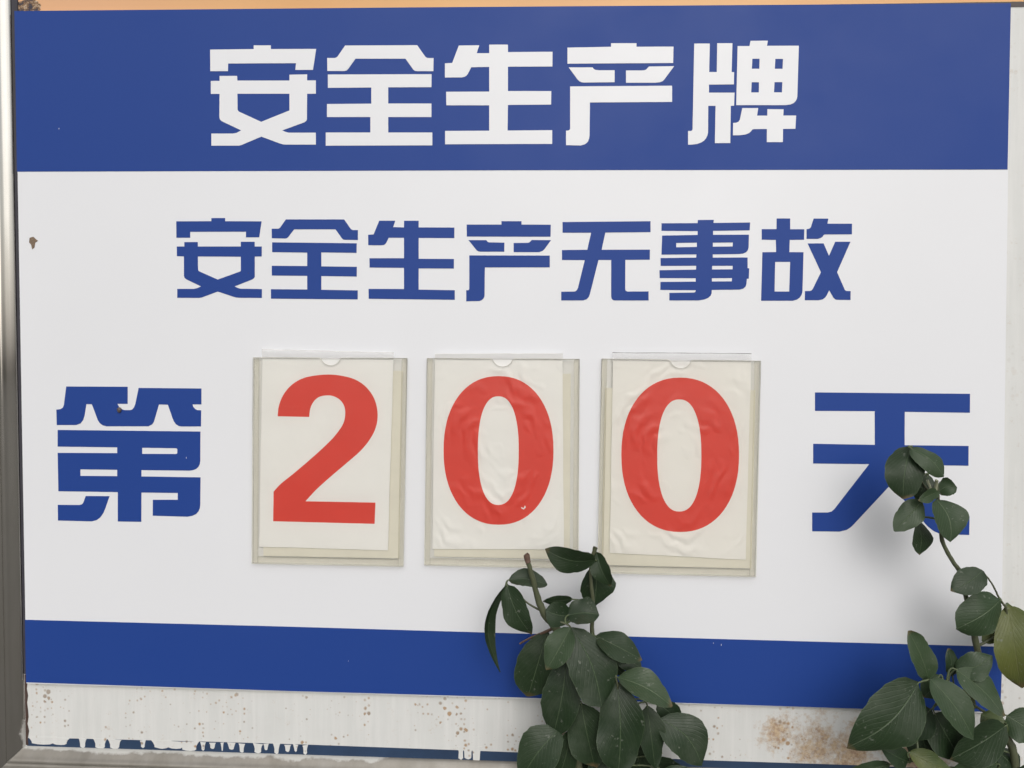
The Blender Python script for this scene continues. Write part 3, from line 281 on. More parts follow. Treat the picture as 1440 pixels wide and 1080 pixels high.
def bevel_box(name, poly, yf, yb, width, m, parent):
    """extruded polygon with rounded edges"""
    bm = bmesh.new()
    f = [bm.verts.new((x * .001, yf * .001, z * .001)) for x, z in poly]
    b = [bm.verts.new((x * .001, yb * .001, z * .001)) for x, z in poly]
    n = len(poly)
    bm.faces.new(f)
    bm.faces.new(list(reversed(b)))
    for i in range(n):
        bm.faces.new((f[(i+1) % n], f[i], b[i], b[(i+1) % n]))
    bmesh.ops.recalc_face_normals(bm, faces=bm.faces[:])
    bmesh.ops.bevel(bm, geom=bm.edges[:], offset=width * .001, segments=3, profile=.5, affect='EDGES')
    me = bpy.data.meshes.new(name)
    bm.to_mesh(me)
    bm.free()
    return link(name, me, m, parent, smooth=False)

def tube_mesh(name, pts, nseg=8, cap=True):
    """pts: (x, y, z, r) in mm"""
    verts, faces = [], []
    P = [Vector(p[:3]) * .001 for p in pts]
    up = Vector((0.3, 1, 0.1)).normalized()
    for i, p in enumerate(P):
        d = (P[min(i+1, len(P)-1)] - P[max(i-1, 0)]).normalized()
        a = d.cross(up).normalized()
        b = d.cross(a)
        r = pts[i][3] * .001
        for k in range(nseg):
            th = 2 * math.pi * k / nseg
            verts.append(p + (a * math.cos(th) + b * math.sin(th)) * r)
    for i in range(len(P) - 1):
        for k in range(nseg):
            q = (k + 1) % nseg
            faces.append((i*nseg+k, i*nseg+q, (i+1)*nseg+q, (i+1)*nseg+k))
    if cap:
        faces.append(tuple(range(nseg)))
        faces.append(tuple(reversed([(len(P)-1)*nseg + k for k in range(nseg)])))
    me = bpy.data.meshes.new(name)
    me.from_pydata([tuple(v) for v in verts], [], faces)
    me.update()
    return me

def smooth_path(pts, k=4):
    o = []
    n = len(pts)
    for i in range(n - 1):
        p0, p1, p2, p3 = pts[max(i-1, 0)], pts[i], pts[i+1], pts[min(i+2, n-1)]
        for j in range(k):
            t = j / k
            o.append(tuple(.5*(2*b + (c-a)*t + (2*a-5*b+4*c-d)*t*t + (-a+3*b-3*c+d)*t**3) for a, b, c, d in zip(p0, p1, p2, p3)))
    o.append(pts[-1])
    return o

# ------------------------------------------------------------------ materials
def print_mat(name, c, rough=.33, spec=.5):
    m, n, l, b = mat(name)
    p = pos(n)
    big = noise(n, l, 3.0, 4, .6, p)
    fine = noise(n, l, 260.0, 2, .5, p)
    c2 = tuple(v * .94 for v in c)
    l.new(mixc(n, l, big.outputs[0], c, c2), b.inputs['Base Color'])
    rr = ramp(n, l, noise(n, l, 9.0, 5, .65, p).outputs[0], [(.3, (rough - .05,) * 3), (.7, (rough + .09,) * 3)])
    l.new(rr.outputs[0], b.inputs['Roughness'])
    b.inputs['Specular IOR Level'].default_value = spec
    bump(n, l, fine.outputs[0], .12, .0003, b)
    return m

M_WHITE = print_mat('sign_white', (0.785, 0.80, 0.84))
M_BLUE = print_mat('sign_blue', (0.0170, 0.057, 0.275), rough=.44, spec=.22)
M_INK = print_mat('sign_white_ink', (0.785, 0.80, 0.84))

def steel_mat(name, lo, hi, metal):
    m, n, l, b = mat(name)
    p = pos(n)
    mp = node(n, 'ShaderNodeMapping')
    mp.inputs['Scale'].default_value = (1, 1, .22)
    l.new(p, mp.inputs['Vector'])
    st = noise(n, l, 22.0, 5, .65, mp.outputs[0])
    mc = ramp(n, l, st.outputs[0], [(.3, lo), (.7, hi)]).outputs[0]
    # white paint at the lower left corner; reflected sheet painted along the bottom rail
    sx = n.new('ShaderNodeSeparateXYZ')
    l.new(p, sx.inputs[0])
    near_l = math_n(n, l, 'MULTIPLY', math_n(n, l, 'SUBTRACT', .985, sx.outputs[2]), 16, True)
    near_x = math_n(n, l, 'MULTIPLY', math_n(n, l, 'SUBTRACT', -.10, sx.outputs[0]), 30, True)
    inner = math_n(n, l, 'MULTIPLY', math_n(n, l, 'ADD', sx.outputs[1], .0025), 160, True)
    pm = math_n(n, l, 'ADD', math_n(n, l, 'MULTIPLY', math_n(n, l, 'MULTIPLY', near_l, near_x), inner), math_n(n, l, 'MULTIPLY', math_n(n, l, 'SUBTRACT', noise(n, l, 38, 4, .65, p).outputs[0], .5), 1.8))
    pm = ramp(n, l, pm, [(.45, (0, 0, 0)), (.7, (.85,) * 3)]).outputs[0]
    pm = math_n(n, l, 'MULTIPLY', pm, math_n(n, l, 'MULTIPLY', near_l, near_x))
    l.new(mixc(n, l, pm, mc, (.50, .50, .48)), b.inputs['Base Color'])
    l.new(math_n(n, l, 'MULTIPLY', math_n(n, l, 'SUBTRACT', 1.0, pm), metal), b.inputs['Metallic'])
    l.new(ramp(n, l, noise(n, l, 35.0, 4, .6, mp.outputs[0]).outputs[0], [(.3, (.08 if metal > .9 else .4,) * 3), (.75, (.16 if metal > .9 else .55,) * 3)]).outputs[0], b.inputs['Roughness'])
    bump(n, l, noise(n, l, 12.0, 1.5, .4, mp.outputs[0]).outputs[0], .42, .012, b)
    return m
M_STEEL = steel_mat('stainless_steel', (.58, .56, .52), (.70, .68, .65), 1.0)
M_LEDGE = steel_mat('dulled_steel', (.20, .185, .16), (.31, .295, .27), .45)  # duller, darker steel: bottom rail's bright sky reflection toned down in the colour

def sheet_mat():
    """white painted steel, rust pinholes and one large rust bloom low on the right"""
    m, n, l, b = mat('rusty_white_paint')
    p = pos(n)
    base = mixc(n, l, noise(n, l, 16, 5, .65, p).outputs[0], (.60, .61, .60), (.71, .72, .715))
    # vertical brush marks
    mp = node(n, 'ShaderNodeMapping')
    mp.inputs['Scale'].default_value = (150, 1, 9)
    l.new(p, mp.inputs['Vector'])
    br = noise(n, l, 1.0, 3, .6, mp.outputs[0])
    base = mixc(n, l, ramp(n, l, br.outputs[0], [(.45, (0, 0, 0)), (.75, (.5,) * 3)]).outputs[0], base, (.76, .76, .755))
    # bloom mask
    bm_ = None
    for (cx, cz), rad in zip(RUSTC, (30, 52, 60, 66)):
        d = n.new('ShaderNodeVectorMath')
        d.operation = 'DISTANCE'
        l.new(p, d.inputs[0])
        d.inputs[1].default_value = (cx * .001, .005, cz * .001)
        q = math_n(n, l, 'SUBTRACT', 1.0, math_n(n, l, 'DIVIDE', d.outputs['Value'], rad * .001), True)
        bm_ = q if bm_ is None else math_n(n, l, 'MAXIMUM', bm_, q)
    blot = noise(n, l, 85, 8, .82, p)
    bl = math_n(n, l, 'ADD', blot.outputs[0], math_n(n, l, 'MULTIPLY', bm_, .36))
    blm = ramp(n, l, bl, [(.60, (0, 0, 0)), (.82, (.8,) * 3)]).outputs[0]
    rustc = ramp(n, l, noise(n, l, 300, 4, .6, p).outputs[0], [(.35, (.30, .15, .055)), (.65, (.56, .40, .22))]).outputs[0]
    c = mixc(n, l, blm, base, rustc)
    # pinholes, gathered in vertical runs
    vo = n.new('ShaderNodeTexVoronoi')
    vo.inputs['Scale'].default_value = 210
    l.new(p, vo.inputs['Vector'])
    mp2 = node(n, 'ShaderNodeMapping')
    mp2.inputs['Scale'].default_value = (26, 1, 12)
    l.new(p, mp2.inputs['Vector'])
    clus = noise(n, l, 1.0, 2, .5, mp2.outputs[0])
    rnd = n.new('ShaderNodeSeparateColor')
    l.new(vo.outputs['Color'], rnd.inputs[0])
    rad = math_n(n, l, 'MULTIPLY', rnd.outputs[0], math_n(n, l, 'MULTIPLY', math_n(n, l, 'SUBTRACT', clus.outputs[0], .37, True), 3.0))
    edge = math_n(n, l, 'ADD', vo.outputs['Distance'], math_n(n, l, 'MULTIPLY', noise(n, l, 500, 2, .5, p).outputs[0], .18))
    sp = math_n(n, l, 'MULTIPLY', math_n(n, l, 'SUBTRACT', math_n(n, l, 'ADD', rad, .04), edge), 3.5, True)
    sz = n.new('ShaderNodeSeparateXYZ')
    l.new(p, sz.inputs[0])
    lowm = math_n(n, l, 'ADD', math_n(n, l, 'MULTIPLY', math_n(n, l, 'SUBTRACT', 1.03, sz.outputs[2]), 14.0, True), .12, True)
    sp = math_n(n, l, 'MULTIPLY', sp, lowm)
    spotc = mixc(n, l, rnd.outputs[1], (.38, .22, .09), (.26, .19, .13))
    c = mixc(n, l, math_n(n, l, 'MULTIPLY', sp, .85), c, spotc)
    l.new(c, b.inputs['Base Color'])
    b.inputs['Roughness'].default_value = .5
    bump(n, l, br.outputs[0], .35, .0006, b)
    return m
M_SHEET = sheet_mat()

def simple(name, c, rough=.5, var=.15, scale=40, bstr=0, bdist=.0005, bscale=80):
    m, n, l, b = mat(name)
    p = pos(n)
    nz = noise(n, l, scale, 4, .6, p)
    l.new(mixc(n, l, nz.outputs[0], tuple(v * (1 - var) for v in c), tuple(min(1, v * (1 + var)) for v in c)), b.inputs['Base Color'])
    b.inputs['Roughness'].default_value = rough
    if bstr:
        bump(n, l, noise(n, l, bscale, 4, .6, p).outputs[0], bstr, bdist, b)
    return m

M_STRIP = simple('old_blue_paint', (.022, .048, .105), .45, .45, 25)
M_DRIP = simple('white_paint_drip', (.74, .74, .73), .4, .05, 60, .3)
M_DARK = simple('dark_strip', (.035, .033, .045), .6, .4, 60)
M_RUSTSEAL = simple('rust_seam', (.06, .035, .028), .8, .5, 200)
M_GROUND = simple('soil', (.145, .138, .125), .95, .4, 6, .6, .02, 12)
M_LINER = simple('yellowed_liner', (.68, .66, .575), .6, .06, 50)

def poster_mat():
    m, n, l, b = mat('orange_poster')
    p = pos(n)
    sx = n.new('ShaderNodeSeparateXYZ')
    l.new(p, sx.inputs[0])
    big = noise(n, l, 4.0, 3, .5, p)
    c = ramp(n, l, big.outputs[0], [(.35, (.66, .34, .13)), (.65, (.70, .39, .14))]).outputs[0]
    # pink tint printed along the lower left part of the picture
    fx = math_n(n, l, 'MULTIPLY', math_n(n, l, 'SUBTRACT', -.22, sx.outputs[0]), 4.0, True)
    c = mixc(n, l, math_n(n, l, 'MULTIPLY', fx, .35), c, (.78, .47, .36))
    # dark printed motif in the left corner
    d = n.new('ShaderNodeVectorMath')
    d.operation = 'DISTANCE'
    mp = node(n, 'ShaderNodeMapping')
    mp.inputs['Scale'].default_value = (1, 0, 1.5)
    l.new(p, mp.inputs['Vector'])
    l.new(mp.outputs[0], d.inputs[0])
    d.inputs[1].default_value = (-.529, 0, 1.757 * 1.5)
    near = math_n(n, l, 'LESS_THAN', math_n(n, l, 'ADD', d.outputs['Value'], math_n(n, l, 'MULTIPLY', noise(n, l, 130, 3, .7, p).outputs[0], .012)), .020)
    motif = ramp(n, l, noise(n, l, 170, 3, .7, p).outputs[0], [(.40, (.03, .025, .04)), (.52, (.22, .12, .05)), (.62, (.55, .45, .35))]).outputs[0]
    c = mixc(n, l, near, c, motif)
    # dark brown along the bottom edge
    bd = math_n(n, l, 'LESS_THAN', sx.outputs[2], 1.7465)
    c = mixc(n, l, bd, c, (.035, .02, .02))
    l.new(c, b.inputs['Base Color'])
    b.inputs['Roughness'].default_value = .35
    return m
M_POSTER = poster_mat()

def clear_mat(name, tint, gloss_rough=.12, wav=.25, wscale=14.0, haze=0.0, hazec=(.76, .725, .625, 1)):
    """clear PVC: straight-through transparency with Fresnel reflection"""
    m = bpy.data.materials.new(name)
    m.use_nodes = True
    n, l = m.node_tree.nodes, m.node_tree.links
    n.clear()
    out = n.new('ShaderNodeOutputMaterial')
    p = pos(n)
    tr = n.new('ShaderNodeBsdfTransparent')
    l.new(mixc(n, l, noise(n, l, 18, 4, .6, p).outputs[0], tint, tuple(v ** 1.3 for v in tint)), tr.inputs[0])
    gl = n.new('ShaderNodeBsdfGlossy')
    gl.inputs['Roughness'].default_value = gloss_rough
    fr = n.new('ShaderNodeFresnel')
    fr.inputs['IOR'].default_value = 1.2
    b = n.new('ShaderNodeBump')
    b.inputs['Strength'].default_value = wav
    b.inputs['Distance'].default_value = .004
    mp = node(n, 'ShaderNodeMapping')
    mp.inputs['Scale'].default_value = (.6, 1, 1.7)
    l.new(p, mp.inputs['Vector'])
    l.new(noise(n, l, wscale, 3, .5, mp.outputs[0]).outputs[0], b.inputs['Height'])
    l.new(b.outputs[0], gl.inputs['Normal'])
    l.new(b.outputs[0], fr.inputs['Normal'])
    mx = n.new('ShaderNodeMixShader')
    l.new(fr.outputs[0], mx.inputs[0])
    l.new(tr.outputs[0], mx.inputs[1])
    l.new(gl.outputs[0], mx.inputs[2])
    last = mx.outputs[0]
    if haze:
        df = n.new('ShaderNodeBsdfDiffuse')
        df.inputs[0].default_value = hazec
        m2 = n.new('ShaderNodeMixShader')
        m2.inputs[0].default_value = haze
        l.new(last, m2.inputs[1])
        l.new(df.outputs[0], m2.inputs[2])
        last = m2.outputs[0]
    l.new(last, out.inputs['Surface'])
    return m
M_FRONT = clear_mat('clear_front_sheet', (.980, .977, .962), .10, .55)
M_BACK = clear_mat('clear_back_sheet', (.990, .986, .965), .15, .1, haze=.13)
M_SPACER = clear_mat('clear_edge_strip', (.990, .984, .955), .15, .1, haze=.10)
M_FILM = [clear_mat('clear_film', (.998, .998, .998), .08, .9, 26.0, haze=h, hazec=(.93, .93, .93, 1)) for h in (.30, .62, .22)]  # white haze paints the highlight into the film, strongest on the middle one

def paper_mat(name, c, ring=None):
    m, n, l, b = mat(name)
    p = pos(n)
    l.new(mixc(n, l, noise(n, l, 30, 4, .6, p).outputs[0], tuple(v * .95 for v in c), c), b.inputs['Base Color'])
    b.inputs['Roughness'].default_value = .42
    h = noise(n, l, 16, 3, .5, p).outputs[0]
    if ring:
        # creases that run round the numeral
        mp = node(n, 'ShaderNodeMapping')
        mp.inputs['Location'].default_value = (-ring[0] * .001 * 1.25, 0, -ring[1] * .001 * .9)
        mp.inputs['Scale'].default_value = (1.25, 0, .9)
        l.new(p, mp.inputs['Vector'])
        wv = n.new('ShaderNodeTexWave')
        wv.wave_type = 'RINGS'
        wv.rings_direction = 'SPHERICAL'
        wv.inputs['Scale'].default_value = 19
        wv.inputs['Distortion'].default_value = 13.0
        wv.inputs['Detail'].default_value = 2.5
        wv.inputs['Detail Scale'].default_value = .9
        l.new(mp.outputs[0], wv.inputs['Vector'])
        msk = ramp(n, l, noise(n, l, 22, 2, .5, p).outputs[0], [(.47, (0, 0, 0)), (.68, (1, 1, 1))]).outputs[0]
        h = math_n(n, l, 'ADD', math_n(n, l, 'MULTIPLY', h, .6), math_n(n, l, 'MULTIPLY', math_n(n, l, 'MULTIPLY', wv.outputs['Fac'], msk), .55))
    bump(n, l, h, .45, .0035, b)
    return m

def leaf_mat(name, dark, light, vein, back, big=False):
    m, n, l, b = mat(name)
    uvn = n.new('ShaderNodeUVMap')
    uvn.uv_map = 'UVMap'
    su = n.new('ShaderNodeSeparateXYZ')
    l.new(uvn.outputs[0], su.inputs[0])
    p = pos(n)
    au = math_n(n, l, 'ABSOLUTE', math_n(n, l, 'SUBTRACT', su.outputs[0], .5))
    oi = n.new('ShaderNodeObjectInfo')
    base = mixc(n, l, noise(n, l, 60, 4, .6, p).outputs[0], dark, light)
    if big:
        base = mixc(n, l, ramp(n, l, noise(n, l, 26, 3, .5, p).outputs[0], [(.42, (0, 0, 0)), (.62, (1, 1, 1))]).outputs[0], dark, light)
    base = mixc(n, l, math_n(n, l, 'MULTIPLY', oi.outputs['Random'], .85), base, light)
    # midrib
    mid = math_n(n, l, 'MULTIPLY', math_n(n, l, 'SUBTRACT', .018, au), 70, True)
    # side veins
    ph = math_n(n, l, 'ADD', math_n(n, l, 'MULTIPLY', su.outputs[1], 58), math_n(n, l, 'MULTIPLY', au, -62))
    sv = math_n(n, l, 'POWER', math_n(n, l, 'ADD', math_n(n, l, 'MULTIPLY', math_n(n, l, 'SINE', ph), .5), .5), 14)
    c = mixc(n, l, math_n(n, l, 'MULTIPLY', mid, .55), base, vein)
    c = mixc(n, l, math_n(n, l, 'MULTIPLY', sv, .07), c, vein)
    # pale rim
    rim = math_n(n, l, 'MULTIPLY', math_n(n, l, 'SUBTRACT', au, .478), 40, True)
    c = mixc(n, l, math_n(n, l, 'MULTIPLY', rim, .45), c, vein)
    # dried brown tip on some leaves
    tipv = math_n(n, l, 'ADD', su.outputs[1], math_n(n, l, 'MULTIPLY', noise(n, l, 70, 3, .6, p).outputs[0], .22))
    tipm = math_n(n, l, 'MULTIPLY', math_n(n, l, 'SUBTRACT', tipv, 1.03), 14, True)
    tipm = math_n(n, l, 'MULTIPLY', tipm, math_n(n, l, 'GREATER_THAN', oi.outputs['Random'], .45))
    c = mixc(n, l, math_n(n, l, 'MULTIPLY', tipm, .75), c, (.12, .085, .04))
    # dust and dried water marks
    dn = ramp(n, l, noise(n, l, 190, 3, .65, p).outputs[0], [(.64, (0, 0, 0)), (.72, (.8,) * 3)]).outputs[0]
    film = ramp(n, l, noise(n, l, 24, 4, .6, p).outputs[0], [(.50, (0, 0, 0)), (.80, (.20,) * 3)]).outputs[0]
    c = mixc(n, l, math_n(n, l, 'MAXIMUM', math_n(n, l, 'MULTIPLY', dn, .6), film), c, (.17, .185, .155))
    geo = n.new('ShaderNodeNewGeometry')
    c = mixc(n, l, geo.outputs['Backfacing'], c, back)
    l.new(c, b.inputs['Base Color'])
    l.new(ramp(n, l, noise(n, l, 45, 3, .6, p).outputs[0], [(.3, (.30,) * 3), (.7, (.56,) * 3)]).outputs[0], b.inputs['Roughness'])
    b.inputs['Specular IOR Level'].default_value = .30
    hh = math_n(n, l, 'SUBTRACT', math_n(n, l, 'MULTIPLY', noise(n, l, 130, 3, .5, p).outputs[0], .6), math_n(n, l, 'ADD', math_n(n, l, 'MULTIPLY', sv, .2), math_n(n, l, 'MULTIPLY', mid, .6)))
    bump(n, l, hh, .45, .0012, b)
    return m
M_LEAF = leaf_mat('leaf_green', (.009, .022, .009), (.020, .038, .016), (.085, .125, .065), (.06, .09, .055))
M_LEAFP = leaf_mat('leaf_pale', (.018, .037, .016), (.036, .062, .028), (.12, .16, .09), (.08, .11, .07))
M_LEAFY = leaf_mat('leaf_yellowing', (.030, .055, .020), (.095, .110, .028), (.13, .14, .06), (.09, .11, .045), True)
M_STEM = simple('stem_green', (.075, .085, .045), .55, .35, 90, .4, .001, 200)
M_STEMB = simple('stem_brown', (.11, .065, .045), .7, .4, 120, .5, .001, 200)
M_STALK = simple('leaf_stalk', (.075, .10, .045), .5, .25, 90)
M_RIM = simple('sheet_edge', (.58, .57, .51), .35, .2, 120)
M_RIMW = simple('film_rim_white', (.88, .88, .88), .3, .05, 120)
M_RIMD = simple('film_rim_dark', (.20, .19, .19), .4, .6, 150)
M_BUD = simple('pale_bud', (.30, .32, .22), .6, .15, 100)

# ------------------------------------------------------------------ ground (below the picture, it carries the plants and the case)
bm = bmesh.new()
bmesh.ops.create_grid(bm, x_segments=1, y_segments=1, size=60)
me = bpy.data.meshes.new('ground')
bm.to_mesh(me)
bm.free()
g = link('ground', me, M_GROUND)
g['kind'] = 'structure'

# ------------------------------------------------------------------ notice case: sheet, steel rails, blue lower lip
XL, XR = -545.5, 640.0
ZB, ZT = 914.9, 2080.0
RW = 46.0
case = empty('notice_case', (.047, .02, 0), 'white painted rusty metal notice case with stainless steel frame behind the printed sign', 'notice board')
link('back_sheet', prism_mesh('back_sheet', [([(XL - 20, ZB - 20), (XR + 20, ZB - 20), (XR + 20, ZT + 20), (XL - 20, ZT + 20)], [])], 5.0, 8.0, True), M_SHEET, case)
lx0, lx1 = RAIL_L[0][0], RAIL_L[1][0]
def xl(z):
    return lx1 + (lx0 - lx1) * (z - RAIL_L[1][1]) / (RAIL_L[0][1] - RAIL_L[1][1])
g_ = .25
def rail(A, B, Ao, Bo, m_s=None):
    """steel rail: rounded chamfer from the sheet up to a flat face; A-B inner line, Ao-Bo outer line (mitred ends)"""
    sec = [(0, 7), (.004, 4.6), (.02, 3.0), (.05, 1.6), (.11, -.6), (.17, -2.6), (.205, -4.0), (.225, -5.2), (.25, -6.2), (.28, -6.7), (.31, -6.6), (.325, -5.6), (.335, -4.9), (.35, -5.6), (.37, -6.6), (.40, -7.0), (.93, -7.0), (.975, -6.3), (1, -4.5), (1, 30)]
    k = 12
    verts, faces = [], []
    for i in range(k + 1):
        t = i / k
        a, b = lerp2(A, B, t), lerp2(Ao, Bo, t)
        for o_, y in sec:
            q = lerp2(a, b, o_)
            verts.append((q[0] * .001, y * .001, q[1] * .001))
    m_ = len(sec)
    for i in range(k):
        for j in range(m_ - 1):
            faces.append((i*m_+j, i*m_+j+1, (i+1)*m_+j+1, (i+1)*m_+j))
    me = bpy.data.meshes.new('frame_rail')
    me.from_pydata(verts, [], faces)
    bm = bmesh.new()
    bm.from_mesh(me)
    bmesh.ops.recalc_face_normals(bm, faces=bm.faces[:])
    bm.to_mesh(me)
    bm.free()
    if me.polygons[(m_ - 1) * (k // 2) + 15].normal.y > 0:
        me.flip_normals()
    o_ = link('frame_rail', me, m_s or M_STEEL, case, smooth=True)
    me.set_sharp_from_angle(angle=R(50))
    return o_
def lerp2(a, b, t):
    return (a[0] + (b[0] - a[0]) * t, a[1] + (b[1] - a[1]) * t)
BL, BR, TL, TR = (xl(ZB), ZB + 1.2), (XR, ZB - 4.2), (xl(ZT), ZT), (XR, ZT)
oBL, oBR, oTL, oTR = (BL[0] - RW, BL[1] - RW), (XR + RW, BR[1] - RW), (TL[0] - RW, ZT + RW), (XR + RW, ZT + RW)
e_ = .18
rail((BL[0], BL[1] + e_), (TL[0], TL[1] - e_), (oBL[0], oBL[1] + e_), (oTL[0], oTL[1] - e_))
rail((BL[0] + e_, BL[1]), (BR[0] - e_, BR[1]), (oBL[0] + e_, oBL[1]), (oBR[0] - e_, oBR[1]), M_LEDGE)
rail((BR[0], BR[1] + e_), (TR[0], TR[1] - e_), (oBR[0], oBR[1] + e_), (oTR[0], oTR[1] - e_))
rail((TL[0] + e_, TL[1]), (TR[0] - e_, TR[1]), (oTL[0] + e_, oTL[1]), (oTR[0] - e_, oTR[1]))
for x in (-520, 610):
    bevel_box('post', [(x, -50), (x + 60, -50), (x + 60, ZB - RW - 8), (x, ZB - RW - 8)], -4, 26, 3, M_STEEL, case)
# dark strip darkening the gap between the left rail and the sign, rusty lower down
sp = [(xl(z) + .5, z) for z in (1000, 1250, 1500, 1750, 2050)]
link('gap_strip', prism_mesh('gap_strip', [([(x, z) for x, z in sp] + [(x + 7, z) for x, z in reversed(sp)], [])], 3.2, 5.1), M_DARK, case)
zz = [ZB + 2 + i * 8.2 for i in range(11)]
wv_ = [random.uniform(2.2, 5.2) for _ in zz]
link('rust_seam', prism_mesh('rust_seam', [([(xl(z) + .4, z) for z in zz] + [(xl(z) + .4 + w, z) for z, w in zip(reversed(zz), reversed(wv_))], [])], 4.6, 5.1), M_RUSTSEAL, case)
# blue lower lip of the sheet
top = [(x, z + random.uniform(-.5, .5)) for x, z in STRIP] + [(XR - 1, STRIP[-1][1] - 4)]
low = [(XR - 1, ZB - 7), (XL + 4, ZB - 4)]
link('blue_lip', prism_mesh('blue_lip', [(top + low, [])], 4.82, 5.1), M_STRIP, case)
# runs of white paint over the lip
for (a, b, t) in DRIPS:
    w = b[0] - a[0]
    zt_, zb_ = max(a[1], b[1]) - 1.0, t[1]
    nsub = max(1, int(w / 16))
    for k in range(nsub):
        x0, x1 = a[0] + w * k / nsub, a[0] + w * (k + 1) / nsub
        ww = x1 - x0
        end = zb_ + random.uniform(-1.5, 2.2)
        ex = .18 * ww
        poly = [(x0 - ex - .8, zt_ + random.uniform(0, 1.5)), (x0 - ex * .4 - .3, zt_ - 1.8), (x0 + random.uniform(-.3, .3), zt_ - 5), (x0 + random.uniform(-.3, .3), end + 1.2),
                (x0 + ww * .25, end + .2), (x0 + ww * .55, end - random.uniform(0, .6)), (x0 + ww * .85, end + .3), (x1 + random.uniform(-.3, .3), end + 1.6),
                (x1 + random.uniform(-.3, .3), zt_ - 5), (x1 + ex * .4 + .3, zt_ - 1.8), (x1 + ex + .8, zt_ + random.uniform(0, 1.5))]
        link('paint_drip', prism_mesh('paint_drip', [(poly, [])], 4.7 - random.uniform(0, .06), 4.97), M_SHEET, case)

# ------------------------------------------------------------------ orange poster tucked behind the top of the sign
px0, px1 = POSTER[1][0], XR - 6
nx = 60
pv, pf = [], []
zrow = [1741.5, 1744, 1747, 1750, 1756, 1766, 1790, 1850, 1950, 2060]
for j, z in enumerate(zrow):
    for i in range(nx + 1):
        x = px0 + (px1 - px0) * i / nx
        pv.append((x * .001, (4.45 + .12 * math.sin(x * .045 + j * .3)) * .001, (z + (.6 * math.sin(x * .021) if j == 0 else 0)) * .001))
for j in range(len(zrow) - 1):
    for i in range(nx):
        a = j * (nx + 1) + i
        pf.append((a, a + 1, a + nx + 2, a + nx + 1))
me = bpy.data.meshes.new('orange_poster')
me.from_pydata(pv, [], pf)
me.update()
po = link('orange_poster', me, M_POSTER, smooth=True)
tag(po, 'orange printed poster, only its lower strip showing above the blue band', 'poster')

# ------------------------------------------------------------------ the printed sign
sign = empty('safety_sign', (0, .002, .99), 'white and blue printed safety notice panel with large Chinese characters', 'sign')
link('panel', prism_mesh('panel', [(PANEL, [])], 0.0, 4.0, True), M_WHITE, sign)
bt = link('blue_band', prism_mesh('blue_band', [(BAND_TOP, [])], -.25, .4), M_BLUE, sign)
bb = link('blue_band', prism_mesh('blue_band', [(BAND_BOTTOM, [])], -.25, .4), M_BLUE, sign)
for c, shapes in GLYPHS:
    if c == 'w':
        link('character', prism_mesh('character', shapes, -.5, 0.0), M_INK, bt)
    else:
        link('character', prism_mesh('character', shapes, -.25, .3), M_BLUE, sign)

for i, (x, z) in enumerate(SPECKS):
    w, hh = random.uniform(.35, .6), random.uniform(1.0, 2.2)
    link('nick', prism_mesh('nick', [([(x, z), (x + w, z + .4), (x + w * .8, z + hh), (x - .1, z + hh * .7)], [])], -.42, -.1), M_WHITE if i not in (2, 5) else M_DARK, sign)

